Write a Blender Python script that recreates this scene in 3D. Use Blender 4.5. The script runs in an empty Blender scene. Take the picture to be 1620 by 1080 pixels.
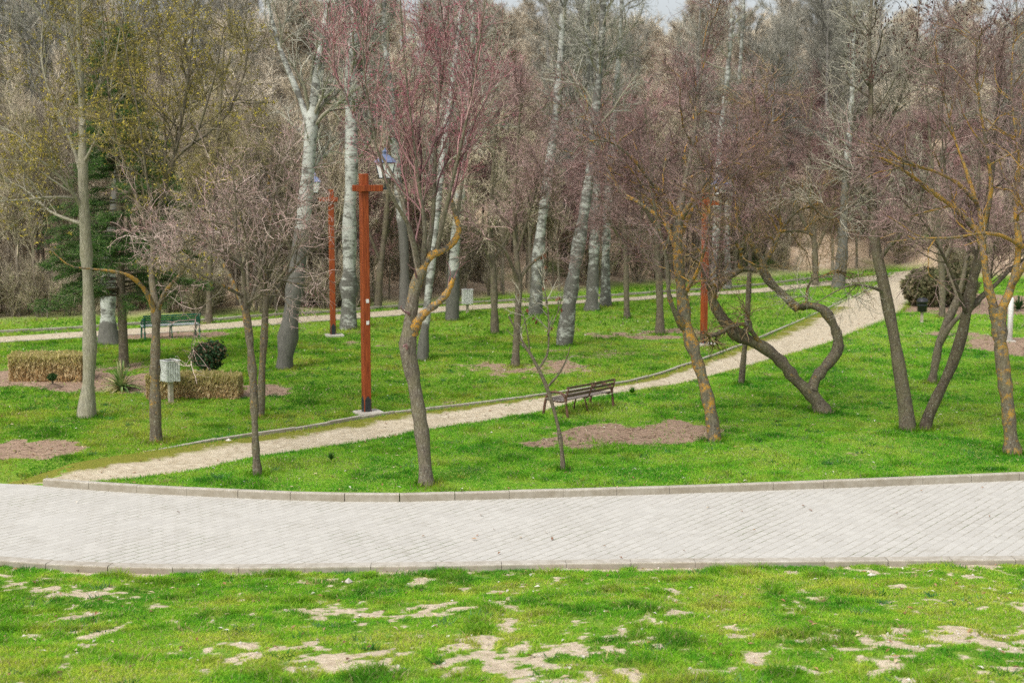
import bpy, bmesh, math
import numpy as np
from mathutils import Vector, Matrix
R = math.radians
scene = bpy.context.scene
COL = scene.collection
rng = np.random.default_rng(7)

# ------------------------------------------------------------------ camera model
F = 2250.0
CAM = np.array([0.0, 0.0, 6.0])
PITCH = math.atan(280 / F)
CP, SP = math.cos(PITCH), math.sin(PITCH)

def ray(x, y):
    u = (x - 810) / F; v = (540 - y) / F
    return np.array([u, CP + v * SP, -SP + v * CP])
def at(x, y, Y):
    d = ray(x, y)
    return CAM + d * (Y / d[1])

# ------------------------------------------------------------------ noise
def _hash(i, j, s):
    n = (i * 374761393 + j * 668265263 + s * 974711) & 0x7fffffff
    n = ((n ^ (n >> 13)) * 1274126177) & 0x7fffffff
    n = (n ^ (n >> 16)) & 0xffff
    return n / 65535.0
def vnoise(x, y, s=0):
    x = np.asarray(x, float); y = np.asarray(y, float)
    i = np.floor(x).astype(np.int64); j = np.floor(y).astype(np.int64)
    fx = x - i; fy = y - j
    fx = fx * fx * (3 - 2 * fx); fy = fy * fy * (3 - 2 * fy)
    a = _hash(i, j, s); b = _hash(i + 1, j, s); c = _hash(i, j + 1, s); d = _hash(i + 1, j + 1, s)
    return (a + (b - a) * fx) * (1 - fy) + (c + (d - c) * fx) * fy
def fbm(x, y, s=0, o=3):
    r = 0; a = .5; t = 0
    for k in range(o):
        r = r + a * vnoise(x * 2 ** k, y * 2 ** k, s + k); t += a; a *= .5
    return r / t
def sstep(a, b, x):
    t = np.clip((x - a) / (b - a), 0, 1)
    return t * t * (3 - 2 * t)

# ------------------------------------------------------------------ layout curves (metres)
def g0(x, y, z=0.0):
    d = ray(x, y); t = (z - 6.0) / d[2]
    return CAM + d * t
ROADZ = -0.125
FARK = [g0(*p) for p in [(-400, 730), (-150, 748), (68, 757), (180, 766), (400, 777), (600, 782.5), (840, 776), (1100, 768.5), (1310, 760.5), (1620, 748), (1900, 737), (2300, 722)]]
NEARK = [g0(x, y, ROADZ) for x, y in [(-500, 835), (-200, 868), (0, 887), (130, 896), (300, 899), (600, 896), (1000, 890), (1620, 885), (2000, 882), (2400, 879)]]
FKX = np.array([p[0] for p in FARK]); FKY = np.array([p[1] for p in FARK])
NKX = np.array([p[0] for p in NEARK]); NKY = np.array([p[1] for p in NEARK])
def smooth_interp(X, xs, ys):
    r = 0
    for o, w in ((-.9, 1), (-.45, 2), (0, 3), (.45, 2), (.9, 1)):
        r = r + w * np.interp(np.asarray(X) + o, xs, ys)
    return r / 9
def yfar(X): return smooth_interp(X, FKX, FKY)
def ynear(X): return smooth_interp(X, NKX, NKY)
KEND = g0(68, 757)[0]              # left end of the raised kerb

PL = [g0(*p, -.03) for p in [(-260, 776), (0, 756), (70, 743), (150, 729), (250, 713), (370, 694), (480, 679), (600, 658), (720, 645), (850, 628), (1000, 604), (1090, 577), (1180, 545), (1260, 512), (1330, 480), (1385, 455), (1400, 442), (1410, 432)]]
PR = [g0(*p, -.1) for p in [(-200, 800), (40, 776), (160, 764), (300, 748), (420, 724), (560, 702), (700, 678), (850, 654), (985, 624), (1100, 603), (1200, 576), (1300, 548), (1390, 515), (1430, 492), (1445, 470), (1452, 450), (1448, 438), (1440, 430)]]
FP0 = [g0(*p) for p in [(-300, 556), (0, 542), (200, 530), (420, 515), (640, 498), (860, 484), (1040, 473), (1200, 462), (1330, 450), (1400, 443)]]
FP1 = [g0(*p) for p in [(-300, 549), (0, 534), (200, 521), (420, 506), (640, 490), (860, 478), (1040, 468), (1200, 456), (1330, 443), (1400, 434)]]
FK1 = [g0(*p) for p in [(-300, 542), (0, 527), (200, 515), (420, 501), (640, 486), (860, 474), (1040, 464), (1200, 451), (1330, 437)]]

def resample(pts, n):
    P = np.array(pts, float)
    L = np.r_[0, np.cumsum(np.linalg.norm(np.diff(P, axis=0), axis=1))]
    # Catmull-Rom through the points
    out = []
    for s in np.linspace(0, L[-1], n):
        k = min(int(np.searchsorted(L, s, side='right')) - 1, len(P) - 2); k = max(k, 0)
        t = (s - L[k]) / max(L[k + 1] - L[k], 1e-9)
        p0 = P[max(k - 1, 0)]; p1 = P[k]; p2 = P[k + 1]; p3 = P[min(k + 2, len(P) - 1)]
        out.append(.5 * (2 * p1 + (p2 - p0) * t + (2 * p0 - 5 * p1 + 4 * p2 - p3) * t * t + (3 * p1 - p0 - 3 * p2 + p3) * t ** 3))
    return np.array(out)
PLs = resample(PL, 120); PRs = resample(PR, 120)
def poly_dist(X, Y, poly):
    """signed distance-like: distance from points to a polyline (vectorised)"""
    X = np.asarray(X, float); Y = np.asarray(Y, float)
    best = np.full(X.shape, 1e9)
    for a, b in zip(poly[:-1], poly[1:]):
        ax, ay = a[0], a[1]; dx, dy = b[0] - ax, b[1] - ay
        l2 = dx * dx + dy * dy + 1e-12
        t = np.clip(((X - ax) * dx + (Y - ay) * dy) / l2, 0, 1)
        best = np.minimum(best, np.hypot(X - ax - t * dx, Y - ay - t * dy))
    return best
def yL(X): return np.interp(X, PLs[:, 0], PLs[:, 1])
def yR(X): return np.interp(X, PRs[:90, 0], PRs[:90, 1])
def inside(X, Y, poly):
    X = np.asarray(X, float); Y = np.asarray(Y, float)
    c = np.zeros(X.shape, bool)
    n = len(poly)
    for i in range(n):
        x0, y0 = poly[i][0], poly[i][1]; x1, y1 = poly[(i + 1) % n][0], poly[(i + 1) % n][1]
        if y0 == y1: continue
        c ^= ((y0 > Y) != (y1 > Y)) & (X < (x1 - x0) * (Y - y0) / (y1 - y0) + x0)
    return c
PATH_POLY = list(PLs[::2]) + list(PRs[::-2])
FP_POLY = list(FP0) + list(FP1[::-1])

WOODPX = [(-600, 522), (0, 510), (300, 505), (600, 490), (900, 466), (1150, 444), (1300, 436), (1420, 425), (1520, 440), (1700, 446), (2200, 450)]
_wu = np.array([(p[0] - 810) / F for p in WOODPX]); _wy = np.array([g0(*p)[1] for p in WOODPX])
def ywood(X, Y): return np.interp(np.asarray(X) / np.maximum(Y, 1), _wu, _wy)

def height(X, Y):
    X = np.asarray(X, float); Y = np.asarray(Y, float)
    yf = yfar(X); yn = ynear(X)
    d = Y - ywood(X, Y)
    hill = np.interp(d, [0, 3, 10, 45, 57, 115, 135, 400], [0, .2, 1.9, 8.6, 8.9, 18.6, 19.8, 20.0])
    hill = hill + sstep(6, 40, d) * (fbm(X / 17, Y / 17, 40) - .5) * 2.0
    lawn = (fbm(X / 4.0, Y / 4.0, 3) - .5) * .12 * sstep(0, 3, Y - yf) + (fbm(X / .8, Y / .8, 5) - .5) * .03
    # the gravel path lies a little below the lawn on its right
    pin = (Y < yL(X) + .1) & (Y > yR(X) - .6) & (X > -13)
    dip = np.where(pin, sstep(-.55, .15, Y - yR(X)) * (1 - .8 * sstep(-1.6, -.1, Y - yL(X))), 0) * (1 - sstep(40, 60, Y))
    lawn = lawn - .10 * dip
    left = 1 - sstep(KEND - .1, KEND + .15, X)
    lawn = lawn * (1 - left * (1 - sstep(.2, 2.5, Y - yf))) + left * (ROADZ - .02) * (1 - sstep(0.0, 2.2, Y - yf))
    near = yn - Y
    slope = ROADZ - .085 + .155 * np.maximum(near, 0) + .04 * np.maximum(near - 9, 0) + (fbm(X / 1.6, Y / 1.6, 9) - .5) * .16 * sstep(0, 1.5, near) + (fbm(X / .5, Y / .5, 12) - .5) * .05
    slope = np.minimum(slope, 4.4)
    z = np.where(Y > yf, lawn + hill, np.where(Y < yn, slope, ROADZ - .2))
    return z
def ground(x, y):
    """where the ray through photo pixel (x, y) meets the ground"""
    d = ray(x, y); t0 = 8.0
    ts = np.linspace(8, 260, 5000)
    P = CAM[None] + d[None] * ts[:, None]
    below = P[:, 2] < height(P[:, 0], P[:, 1])
    k = int(np.argmax(below)) if below.any() else len(ts) - 1
    return P[k]

# dirt patches: (photo x, y, rx m, ry m, strength)
DIRT = []
for x, y, rx, ry, s in [(985, 686, 2.2, 1.5, .85), (1075, 678, 1.3, 1.5, .8), (900, 700, 1.5, .6, .7), (1030, 668, 1.2, .8, .6), (30, 712, 1.7, 1.0, 1.15), (-60, 712, 1.5, 1.2, 1.1),
                         (60, 600, 3.4, 1.9, 1.0), (190, 606, 2.3, 2.2, 1.0), (330, 618, 2.6, 1.3, 1.0), (-30, 598, 2.5, 2.2, .9), (430, 615, 1.2, .9, .55),
                         (730, 588, 3.0, 2.0, .46), (850, 578, 2.4, 2.0, .60), (930, 560, 2.6, 2.2, .42), (1020, 528, 2.6, 1.8, .62), (1080, 525, 2.2, 1.6, .55), (255, 530, 3.0, 1.3, 1.0),
                         (600, 542, 2.2, 1.6, .45), (1500, 530, 2.4, 2.5, .55), (1625, 548, 2.2, 3.0, .9), (1560, 480, 6.5, 5.0, 1.1), (1475, 476, 3.0, 3.0, 1.0), (1430, 540, 1.5, 1.3, .35),
                         (1320, 560, 1.4, 1.2, .3), (250, 697, .5, .35, .5), (135, 660, .5, .4, .45), (560, 645, .9, .6, .3), (715, 640, 1.3, .8, .45), (1000, 520, 2.0, 1.2, .4), (195, 590, 2.0, 3.0, .5)]:
    p = g0(x, y); DIRT.append((p[0], p[1], rx, ry, s))
# patches on the near bank, where the soil shows through thin grass
NDIRT = []
for x, y, rx, ry, s in [(600, 968, 1.0, .5, .8), (690, 1045, 1.1, .6, .9), (860, 1020, 1.6, .7, .6), (1480, 1010, 1.5, .7, .95), (1590, 1025, 1.2, .5, .9), (1300, 1050, 1.6, .5, .6), (120, 935, 1.2, .5, .6),
                         (330, 1030, .9, .4, .55), (1010, 905, .7, .25, .9), (1180, 968, 1.2, .5, .5), (540, 1055, .8, .4, .6), (60, 1000, 1.0, .4, .3), (240, 905, 1.2, .3, .5), (1560, 960, .6, .3, .5), (980, 1060, 1.2, .5, .6), (430, 915, .9, .25, .5)]:
    p = ground(x, y); NDIRT.append((p[0], p[1], rx, ry, s))
def dirt(X, Y):
    X = np.asarray(X, float); Y = np.asarray(Y, float)
    r = np.zeros(X.shape)
    wx = X + (fbm(X / .7, Y / .7, 21) - .5) * 1.0; wy = Y + (fbm(X / .7, Y / .7, 27) - .5) * 1.0
    for cx, cy, rx, ry, s in DIRT:
        q = ((wx - cx) / rx) ** 2 + ((wy - cy) / ry) ** 2
        r = np.maximum(r, s * (1 - sstep(.15, 1.5, q)))
    n = fbm(X / .55, Y / .9, 31, 4); n2 = fbm(X / 2.2, Y / 2.6, 35)
    near = Y < ynear(X)
    lace = .38 * fbm(X / .42, Y / .75, 37, 4) + .62 * fbm(X / .13, Y / .22, 38, 3)
    msk = np.full(X.shape, .0)
    for cx, cy, rx, ry, s in NDIRT:
        q = ((wx - cx) / rx) ** 2 + ((wy - cy) / ry) ** 2
        msk = np.maximum(msk, s * (1 - sstep(.1, 2.6, q)))
    nr = sstep(.50, .80, lace + .165 * msk + .14 * (n2 - .5))
    edge = near & (ynear(X) - Y < .35)
    nr = np.maximum(nr, np.where(edge, sstep(.42, .55, vnoise(X / .6, Y * 0, 50)) * .8, 0))
    lawnr = np.maximum(sstep(.22, .85, r * (.35 + 1.15 * n) + (fbm(X / .25, Y / .3, 39) - .5) * .35 * (r > .05)) * .95, sstep(.66, .8, .6 * n + .4 * n2) * .45)
    return np.clip(np.where(near, nr, lawnr), 0, 1)

# ------------------------------------------------------------------ materials
MATS = {}
class NT:
    def __init__(self, name):
        self.m = bpy.data.materials.new(name); self.m.use_nodes = True
        self.t = self.m.node_tree; self.t.nodes.clear()
        self.out = self.n('ShaderNodeOutputMaterial')
    def n(self, t, **kw):
        nd = self.t.nodes.new(t)
        for k, v in kw.items(): setattr(nd, k, v)
        return nd
    def l(self, a, b): self.t.links.new(a, b)
    def coord(self, which='Object', scale=(1, 1, 1), rot=(0, 0, 0)):
        tc = self.n('ShaderNodeTexCoord'); mp = self.n('ShaderNodeMapping')
        mp.inputs['Scale'].default_value = scale; mp.inputs['Rotation'].default_value = rot
        self.l(tc.outputs[which], mp.inputs['Vector']); return mp.outputs['Vector']
    def noise(self, vec, scale, detail=4, rough=.55):
        nd = self.n('ShaderNodeTexNoise'); nd.inputs['Scale'].default_value = scale
        nd.inputs['Detail'].default_value = detail; nd.inputs['Roughness'].default_value = rough
        self.l(vec, nd.inputs['Vector']); return nd.outputs['Fac']
    def ramp(self, fac, stops):
        r = self.n('ShaderNodeValToRGB'); e = r.color_ramp.elements
        while len(e) < len(stops): e.new(.5)
        for i, (p, c) in enumerate(stops):
            e[i].position = p; e[i].color = (*c, 1) if len(c) == 3 else c
        self.l(fac, r.inputs['Fac']); return r.outputs['Color']
    def mix(self, fac, a, b, mode='MIX'):
        m = self.n('ShaderNodeMix', data_type='RGBA', blend_type=mode)
        for v, s in ((fac, m.inputs[0]), (a, m.inputs[6]), (b, m.inputs[7])):
            if hasattr(v, 'is_linked'): self.l(v, s)
            elif isinstance(v, (int, float)): s.default_value = v
            else: s.default_value = (*v, 1)
        return m.outputs[2]
    def math(self, op, a, b=0.0, c=0.0):
        m = self.n('ShaderNodeMath', operation=op)
        for v, s in zip((a, b, c), m.inputs):
            if hasattr(v, 'is_linked'): self.l(v, s)
            else: s.default_value = v
        return m.outputs[0]
    def attr(self, name, out='Fac'):
        a = self.n('ShaderNodeAttribute'); a.attribute_name = name; return a.outputs[out]
    def bsdf(self, color, rough=.9, bump=None, bs=.3, bd=.02, spec=.25):
        b = self.n('ShaderNodeBsdfPrincipled')
        if hasattr(color, 'is_linked'): self.l(color, b.inputs['Base Color'])
        else: b.inputs['Base Color'].default_value = (*color, 1)
        if hasattr(rough, 'is_linked'): self.l(rough, b.inputs['Roughness'])
        else: b.inputs['Roughness'].default_value = rough
        b.inputs['Specular IOR Level'].default_value = spec
        if bump is not None:
            bn = self.n('ShaderNodeBump'); bn.inputs['Strength'].default_value = bs; bn.inputs['Distance'].default_value = bd
            self.l(bump, bn.inputs['Height']); self.l(bn.outputs['Normal'], b.inputs['Normal'])
        self.l(b.outputs[0], self.out.inputs['Surface']); return b

def mat_plain(name, c1, c2, scale=6, rough=.8, spec=.25, bump=.2):
    k = NT(name); v = k.coord('Object')
    n = k.noise(v, scale, 6)
    k.bsdf(k.ramp(n, [(.3, c1), (.7, c2)]), rough, n, bump, .01, spec); return k.m

def mat_bark(name, c1, c2, lich=(.40, .20, .03), lich2=(.24, .20, .07), sc=1.0):
    k = NT(name); v = k.coord('Object', (9 * sc, 9 * sc, 2.2 * sc)); o = k.coord('Object')
    n = k.noise(v, 3.0, 8, .65); g = k.noise(o, 4, 3)
    base = k.ramp(n, [(.3, c1), (.55, c2), (.75, tuple(min(1, x * 1.5) for x in c2))])
    base = k.mix(k.math('MULTIPLY', k.ramp(k.noise(o, 28, 3), [(.55, (0, 0, 0)), (.68, (1, 1, 1))]), .35), base, (.42, .43, .36))
    base = k.mix(k.math('MULTIPLY', k.ramp(g, [(.4, (0, 0, 0)), (.65, (1, 1, 1))]), .3), base, (.20, .19, .09))
    L = k.attr('lichen')
    ln = k.math('ADD', k.math('MULTIPLY', k.noise(o, 11, 4, .6), .6), k.math('ADD', k.math('MULTIPLY', k.noise(o, 45, 3, .6), .3), k.math('MULTIPLY', k.noise(o, 2.6, 2), .4)))
    thr = k.math('SUBTRACT', k.math('ADD', ln, k.math('MULTIPLY', L, .42)), .93)
    mask = k.math('MINIMUM', k.math('MAXIMUM', k.math('MULTIPLY', thr, 11.0), 0.0), 1.0)
    mask = k.math('MULTIPLY', mask, k.math('MINIMUM', k.math('MULTIPLY', L, 8), 1.0))
    lc = k.ramp(k.noise(o, 30, 3), [(.35, lich2), (.6, lich)])
    c = k.mix(mask, base, lc)
    k.bsdf(c, .92, n, .9, .02, .15); return k.m

def mat_poplar(name, white=(.53, .54, .49), dark=(.06, .056, .048)):
    k = NT(name); o = k.coord('Object', (1, 1, 1)); v = k.coord('Object', (2.4, 2.4, 3.8)); w = k.coord('Object', (6, 6, 1.6))
    D = k.attr('lichen')
    oi = k.n('ShaderNodeObjectInfo')
    off = k.n('ShaderNodeVectorMath', operation='ADD'); k.l(v, off.inputs[0]); k.l(k.math('MULTIPLY', oi.outputs['Random'], 40.0), off.inputs[1]); v = off.outputs[0]
    n1 = k.noise(v, 1.0, 7, .68); n2 = k.noise(w, 3, 8, .65); n3 = k.noise(k.coord('Object', (3, 3, 9)), 1.5, 5, .7)
    m = k.math('ADD', k.math('MULTIPLY', n1, .62), k.math('ADD', k.math('MULTIPLY', n3, .38), k.math('MULTIPLY', k.math('ADD', D, .13), .36)))
    mask = k.math('MULTIPLY', k.ramp(m, [(.50, (0, 0, 0)), (.575, (1, 1, 1))]), .92)
    wc = k.ramp(k.noise(o, 2.5, 5), [(.3, tuple(x * .70 for x in white)), (.7, white)])
    wc = k.mix(k.math('MULTIPLY', n2, .3), wc, (.2, .2, .18))
    dc = k.ramp(n2, [(.3, dark), (.65, tuple(x * 2.2 for x in dark))])
    k.bsdf(k.mix(mask, wc, dc), .85, n2, .5, .02, .2); return k.m

def mat_twig(name, c1, c2):
    k = NT(name); o = k.coord('Object')
    oi = k.n('ShaderNodeObjectInfo')
    n = k.noise(o, 1.6, 4)
    c = k.ramp(n, [(.3, c1), (.7, c2)])
    hs = k.n('ShaderNodeHueSaturation'); k.l(c, hs.inputs['Color'])
    k.l(k.math('MULTIPLY', k.math('ADD', k.math('MULTIPLY', oi.outputs['Random'], .5), .75), k.math('ADD', k.math('MULTIPLY', k.attr('vary'), 1.5), .3)), hs.inputs['Value'])
    k.bsdf(hs.outputs[0], .85, spec=.15); return k.m

def mat_leaf(name, trans=.35, tint=(1, 1, 1)):
    """colour comes from the per-blade attribute 'tone'"""
    k = NT(name); c = k.attr('tone', 'Color')
    d = k.n('ShaderNodeBsdfDiffuse'); t = k.n('ShaderNodeBsdfTranslucent'); m = k.n('ShaderNodeMixShader')
    k.l(c, d.inputs[0]); k.l(c, t.inputs[0]); m.inputs[0].default_value = trans
    k.l(d.outputs[0], m.inputs[1]); k.l(t.outputs[0], m.inputs[2]); k.l(m.outputs[0], k.out.inputs['Surface']); return k.m

M = {}
M['bark'] = mat_bark('bark_grey_brown', (.05, .04, .03), (.135, .11, .08))
M['bark_plum'] = mat_bark('bark_plum', (.05, .042, .032), (.155, .13, .10), lich=(.50, .24, .03), lich2=(.27, .20, .075), sc=1.2)
M['bark_dark'] = mat_bark('bark_dark', (.032, .025, .019), (.085, .066, .048))
M['bark_pale'] = mat_bark('bark_pale', (.17, .155, .115), (.31, .285, .215), lich2=(.24, .22, .10))
M['bark_thicket'] = mat_bark('bark_thicket', (.11, .09, .07), (.23, .19, .15))
M['poplar'] = mat_poplar('poplar_bark')
M['poplar_far'] = mat_poplar('poplar_bark_far', (.36, .36, .32), (.12, .11, .10))
M['twig_red'] = mat_twig('twig_red', (0.265, 0.122, 0.124), (0.356, 0.275, 0.242))
M['twig_shoot'] = mat_twig('twig_shoot', (.24, .10, .11), (.33, .22, .21))
M['twig_pink'] = mat_twig('twig_pink', (0.276, 0.171, 0.159), (0.414, 0.342, 0.295))
M['twig_plum'] = mat_twig('twig_plum', (.19, .105, .10), (.33, .245, .22))
M['twig_olive'] = mat_twig('twig_olive', (.18, .145, .06), (.29, .25, .13))
M['twig_gold'] = mat_twig('twig_gold', (.20, .145, .09), (.32, .23, .12))
M['twig_grey'] = mat_twig('twig_grey', (0.299, 0.262, 0.201), (0.425, 0.403, 0.319))
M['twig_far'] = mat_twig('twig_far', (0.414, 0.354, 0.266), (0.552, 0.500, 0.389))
M['twig_brown'] = mat_twig('twig_brown', (0.299, 0.244, 0.171), (0.460, 0.403, 0.301))
M['twig_pale'] = mat_twig('twig_pale', (.22, .21, .17), (.34, .33, .28))
M['leaf'] = mat_leaf('leaf_blades', .45)
M['leaf_thick'] = mat_leaf('leaf_thick', .12)
M['concrete'] = mat_plain('concrete', (.34, .31, .26), (.50, .47, .41), 5, .9)
M['white_wood'] = mat_plain('weathered_white_paint', (.36, .36, .32), (.72, .73, .70), 14, .8)
M['post_wood'] = mat_plain('post_wood', (.30, .25, .18), (.50, .44, .36), 9, .85)
M['dark_gap'] = mat_plain('bin_inside', (.05, .045, .035), (.10, .09, .07), 9, .9)
M['black_metal'] = mat_plain('black_metal', (.012, .016, .02), (.03, .036, .045), 8, .45, .5)
M['black_plastic'] = mat_plain('black_plastic', (.012, .012, .014), (.03, .03, .034), 8, .5, .4)
M['lantern_cap'] = mat_plain('lantern_cap', (.10, .13, .22), (.18, .21, .33), 8, .4, .5)
M['lantern_glass'] = mat_plain('lantern_opal', (.80, .83, .81), (.9, .92, .9), 4, .3, .5)
M['green_paint'] = mat_plain('green_paint', (.008, .07, .045), (.02, .13, .08), 9, .5, .4)
M['bench_seat_grey'] = mat_plain('bench_seat_planks', (.26, .30, .29), (.42, .46, .45), 9, .6)
M['rust'] = mat_plain('rusty_brown_metal', (.075, .038, .026), (.17, .09, .06), 12, .7)
M['slat_dark'] = mat_plain('bench_slat_brown', (.075, .05, .032), (.18, .125, .085), 7, .65)
M['sticker'] = mat_plain('white_sticker', (.65, .65, .62), (.8, .8, .78), 20, .6)
M['white_paint'] = mat_plain('white_car_paint', (.62, .62, .63), (.75, .75, .75), 3, .35, .5)
M['car_glass'] = mat_plain('car_glass', (.02, .025, .03), (.05, .055, .06), 3, .15, .5)
M['tyre'] = mat_plain('tyre_rubber', (.015, .015, .015), (.03, .03, .03), 8, .9)
M['house_wall'] = mat_plain('pink_render', (.45, .31, .24), (.58, .42, .34), 1.5, .9)
M['house_wall_pale'] = mat_plain('pale_render', (.50, .45, .40), (.64, .58, .52), 1.5, .9)
M['roof_tile'] = mat_plain('red_roof_tile', (.26, .14, .105), (.36, .22, .17), 3, .9)
M['roof_teal'] = mat_plain('teal_roof_sheet', (.10, .20, .19), (.18, .30, .28), 3, .6)
M['wood_core'] = mat_plain('hedge_stems', (.10, .075, .04), (.22, .16, .08), 12, .95)
M['seed'] = mat_plain('seed_clusters', (.045, .02, .018), (.10, .05, .04), 9, .9)

def mat_lamp_wood():
    k = NT('red_stained_timber'); v = k.coord('Object', (22, 22, 1.2)); n = k.noise(v, 2, 6)
    k.bsdf(k.ramp(n, [(.3, (.13, .022, .006)), (.5, (.25, .05, .012)), (.7, (.38, .09, .022))]), .55, n, .25, .01, .35); return k.m
M['lamp_wood'] = mat_lamp_wood()

def mat_ground():
    k = NT('lawn_and_soil'); o = k.coord('Object')
    D = k.attr('dirt'); H = k.attr('hill')
    n1 = k.noise(o, 9, 6, .65); n2 = k.noise(o, .9, 4); n3 = k.noise(o, 40, 4); n4 = k.noise(o, .18, 4)
    grass = k.ramp(n1, [(.3, (.08, .18, .018)), (.5, (.15, .29, .026)), (.72, (.27, .36, .05))])
    grass = k.mix(k.math('MULTIPLY', k.ramp(n2, [(.45, (0, 0, 0)), (.7, (1, 1, 1))]), .4), grass, (.22, .24, .06))
    soil = k.ramp(n1, [(.28, (.16, .098, .066)), (.5, (.29, .195, .135)), (.75, (.43, .315, .225))])
    soil = k.mix(k.math('MULTIPLY', n3, .25), soil, (.42, .34, .25))
    geo = k.n('ShaderNodeNewGeometry'); sx = k.n('ShaderNodeSeparateXYZ'); k.l(geo.outputs['Position'], sx.inputs[0])
    fs = k.math('MULTIPLY', k.math('GREATER_THAN', 22.5, sx.outputs['Y']), .75)
    soil = k.mix(fs, soil, k.ramp(n1, [(.28, (.40, .325, .215)), (.5, (.60, .51, .37)), (.75, (.76, .68, .53))]))
    dm = k.math('ADD', D, k.math('MULTIPLY', k.math('SUBTRACT', n1, .5), 1.1))
    base = k.mix(k.ramp(dm, [(.36, (0, 0, 0)), (.56, (1, 1, 1))]), grass, soil)
    hillc = k.ramp(k.noise(o, 2.2, 6, .7), [(.3, (.32, .23, .15)), (.5, (.50, .38, .26)), (.7, (.64, .52, .39))])
    hillc = k.mix(k.ramp(n4, [(.55, (0, 0, 0)), (.68, (1, 1, 1))]), hillc, (.09, .13, .035))
    base = k.mix(H, base, hillc)
    k.bsdf(base, .95, n1, .6, .05, .1); return k.m
M['ground'] = mat_ground()

def mat_gravel():
    k = NT('pale_gravel'); o = k.coord('Object'); G = k.attr('dirt')
    n1 = k.noise(o, 6, 6, .7); n2 = k.noise(o, 45, 3, .7); n3 = k.noise(o, 1.3, 5)
    c = k.ramp(n1, [(.3, (.33, .27, .175)), (.52, (.49, .42, .30)), (.72, (.60, .54, .41))])
    c = k.mix(k.math('MULTIPLY', k.ramp(n2, [(.55, (0, 0, 0)), (.72, (1, 1, 1))]), .5), c, (.72, .68, .60))
    c = k.mix(k.math('MULTIPLY', k.ramp(n2, [(.28, (1, 1, 1)), (.42, (0, 0, 0))]), .5), c, (.22, .17, .12))
    mm = k.math('ADD', G, k.math('MULTIPLY', k.math('SUBTRACT', k.math('ADD', k.math('MULTIPLY', n3, .6), k.math('MULTIPLY', n1, .4)), .5), 1.8))
    moss = k.ramp(n2, [(.35, (.10, .12, .015)), (.65, (.27, .26, .045))])
    c = k.mix(k.ramp(mm, [(.38, (0, 0, 0)), (.62, (1, 1, 1))]), c, moss)
    k.bsdf(c, .95, n2, .6, .02, .1); return k.m
M['gravel'] = mat_gravel()

def mat_pavers():
    k = NT('concrete_pavers'); v = k.coord('Object', (1, 1, 1), (0, 0, R(-53))); o = k.coord('Object')
    wob = k.n('ShaderNodeVectorMath', operation='ADD')
    nz = k.n('ShaderNodeTexNoise'); nz.inputs['Scale'].default_value = 2.2; k.l(v, nz.inputs['Vector'])
    sc = k.n('ShaderNodeVectorMath', operation='SCALE'); sc.inputs['Scale'].default_value = .035
    k.l(nz.outputs['Color'], sc.inputs[0]); k.l(v, wob.inputs[0]); k.l(sc.outputs[0], wob.inputs[1])
    b = k.n('ShaderNodeTexBrick'); b.offset = .5
    b.inputs['Scale'].default_value = 1.0; b.inputs['Brick Width'].default_value = .27; b.inputs['Row Height'].default_value = .165
    b.inputs['Mortar Size'].default_value = .009; b.inputs['Mortar Smooth'].default_value = .3; b.inputs['Bias'].default_value = 0
    b.inputs['Color1'].default_value = (.475, .46, .42, 1); b.inputs['Color2'].default_value = (.535, .52, .475, 1); b.inputs['Mortar'].default_value = (.505, .49, .445, 1)
    k.l(wob.outputs[0], b.inputs['Vector'])
    big = k.noise(o, .6, 5); fine = k.noise(o, 60, 3); mid = k.noise(o, 4, 6, .65)
    c = k.mix(k.math('MULTIPLY', big, .4), b.outputs['Color'], (.39, .37, .32), 'MIX')
    c = k.mix(k.math('MULTIPLY', k.ramp(fine, [(.35, (1, 1, 1)), (.5, (0, 0, 0))]), .16), c, (.3, .28, .24))
    c = k.mix(k.math('MULTIPLY', k.ramp(mid, [(.56, (0, 0, 0)), (.7, (1, 1, 1))]), .45), c, (.55, .535, .50))
    sx = k.n('ShaderNodeSeparateXYZ'); k.l(wob.outputs[0], sx.inputs[0])
    fr = k.math('FRACT', k.math('DIVIDE', sx.outputs['Y'], .165))
    ed = k.math('MINIMUM', fr, k.math('SUBTRACT', 1.0, fr))
    row = k.ramp(ed, [(.035, (1, 1, 1)), (.095, (0, 0, 0))])
    fill = k.ramp(k.math('ADD', k.math('MULTIPLY', mid, .6), k.math('MULTIPLY', big, .4)), [(.40, (.25, .25, .25)), (.60, (1, 1, 1))])
    jm = k.math('MULTIPLY', k.math('MAXIMUM', row, k.math('MULTIPLY', b.outputs['Fac'], .75)), fill)
    js = k.ramp(k.math('ADD', mid, k.math('MULTIPLY', k.math('SUBTRACT', big, .5), .8)), [(.40, (.30, .275, .215)), (.56, (.21, .185, .13)), (.70, (.11, .13, .04))])
    c = k.mix(k.math('MULTIPLY', jm, .8), c, js)
    st = k.noise(o, 1.7, 6, .7)
    c = k.mix(k.math('MULTIPLY', k.ramp(st, [(.56, (0, 0, 0)), (.72, (1, 1, 1))]), .3), c, (.27, .245, .19))
    h = k.math('SUBTRACT', k.math('MULTIPLY', fine, .15), jm)
    k.bsdf(c, .85, h, .4, .006, .25); return k.m
M['pavers'] = mat_pavers()

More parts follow.
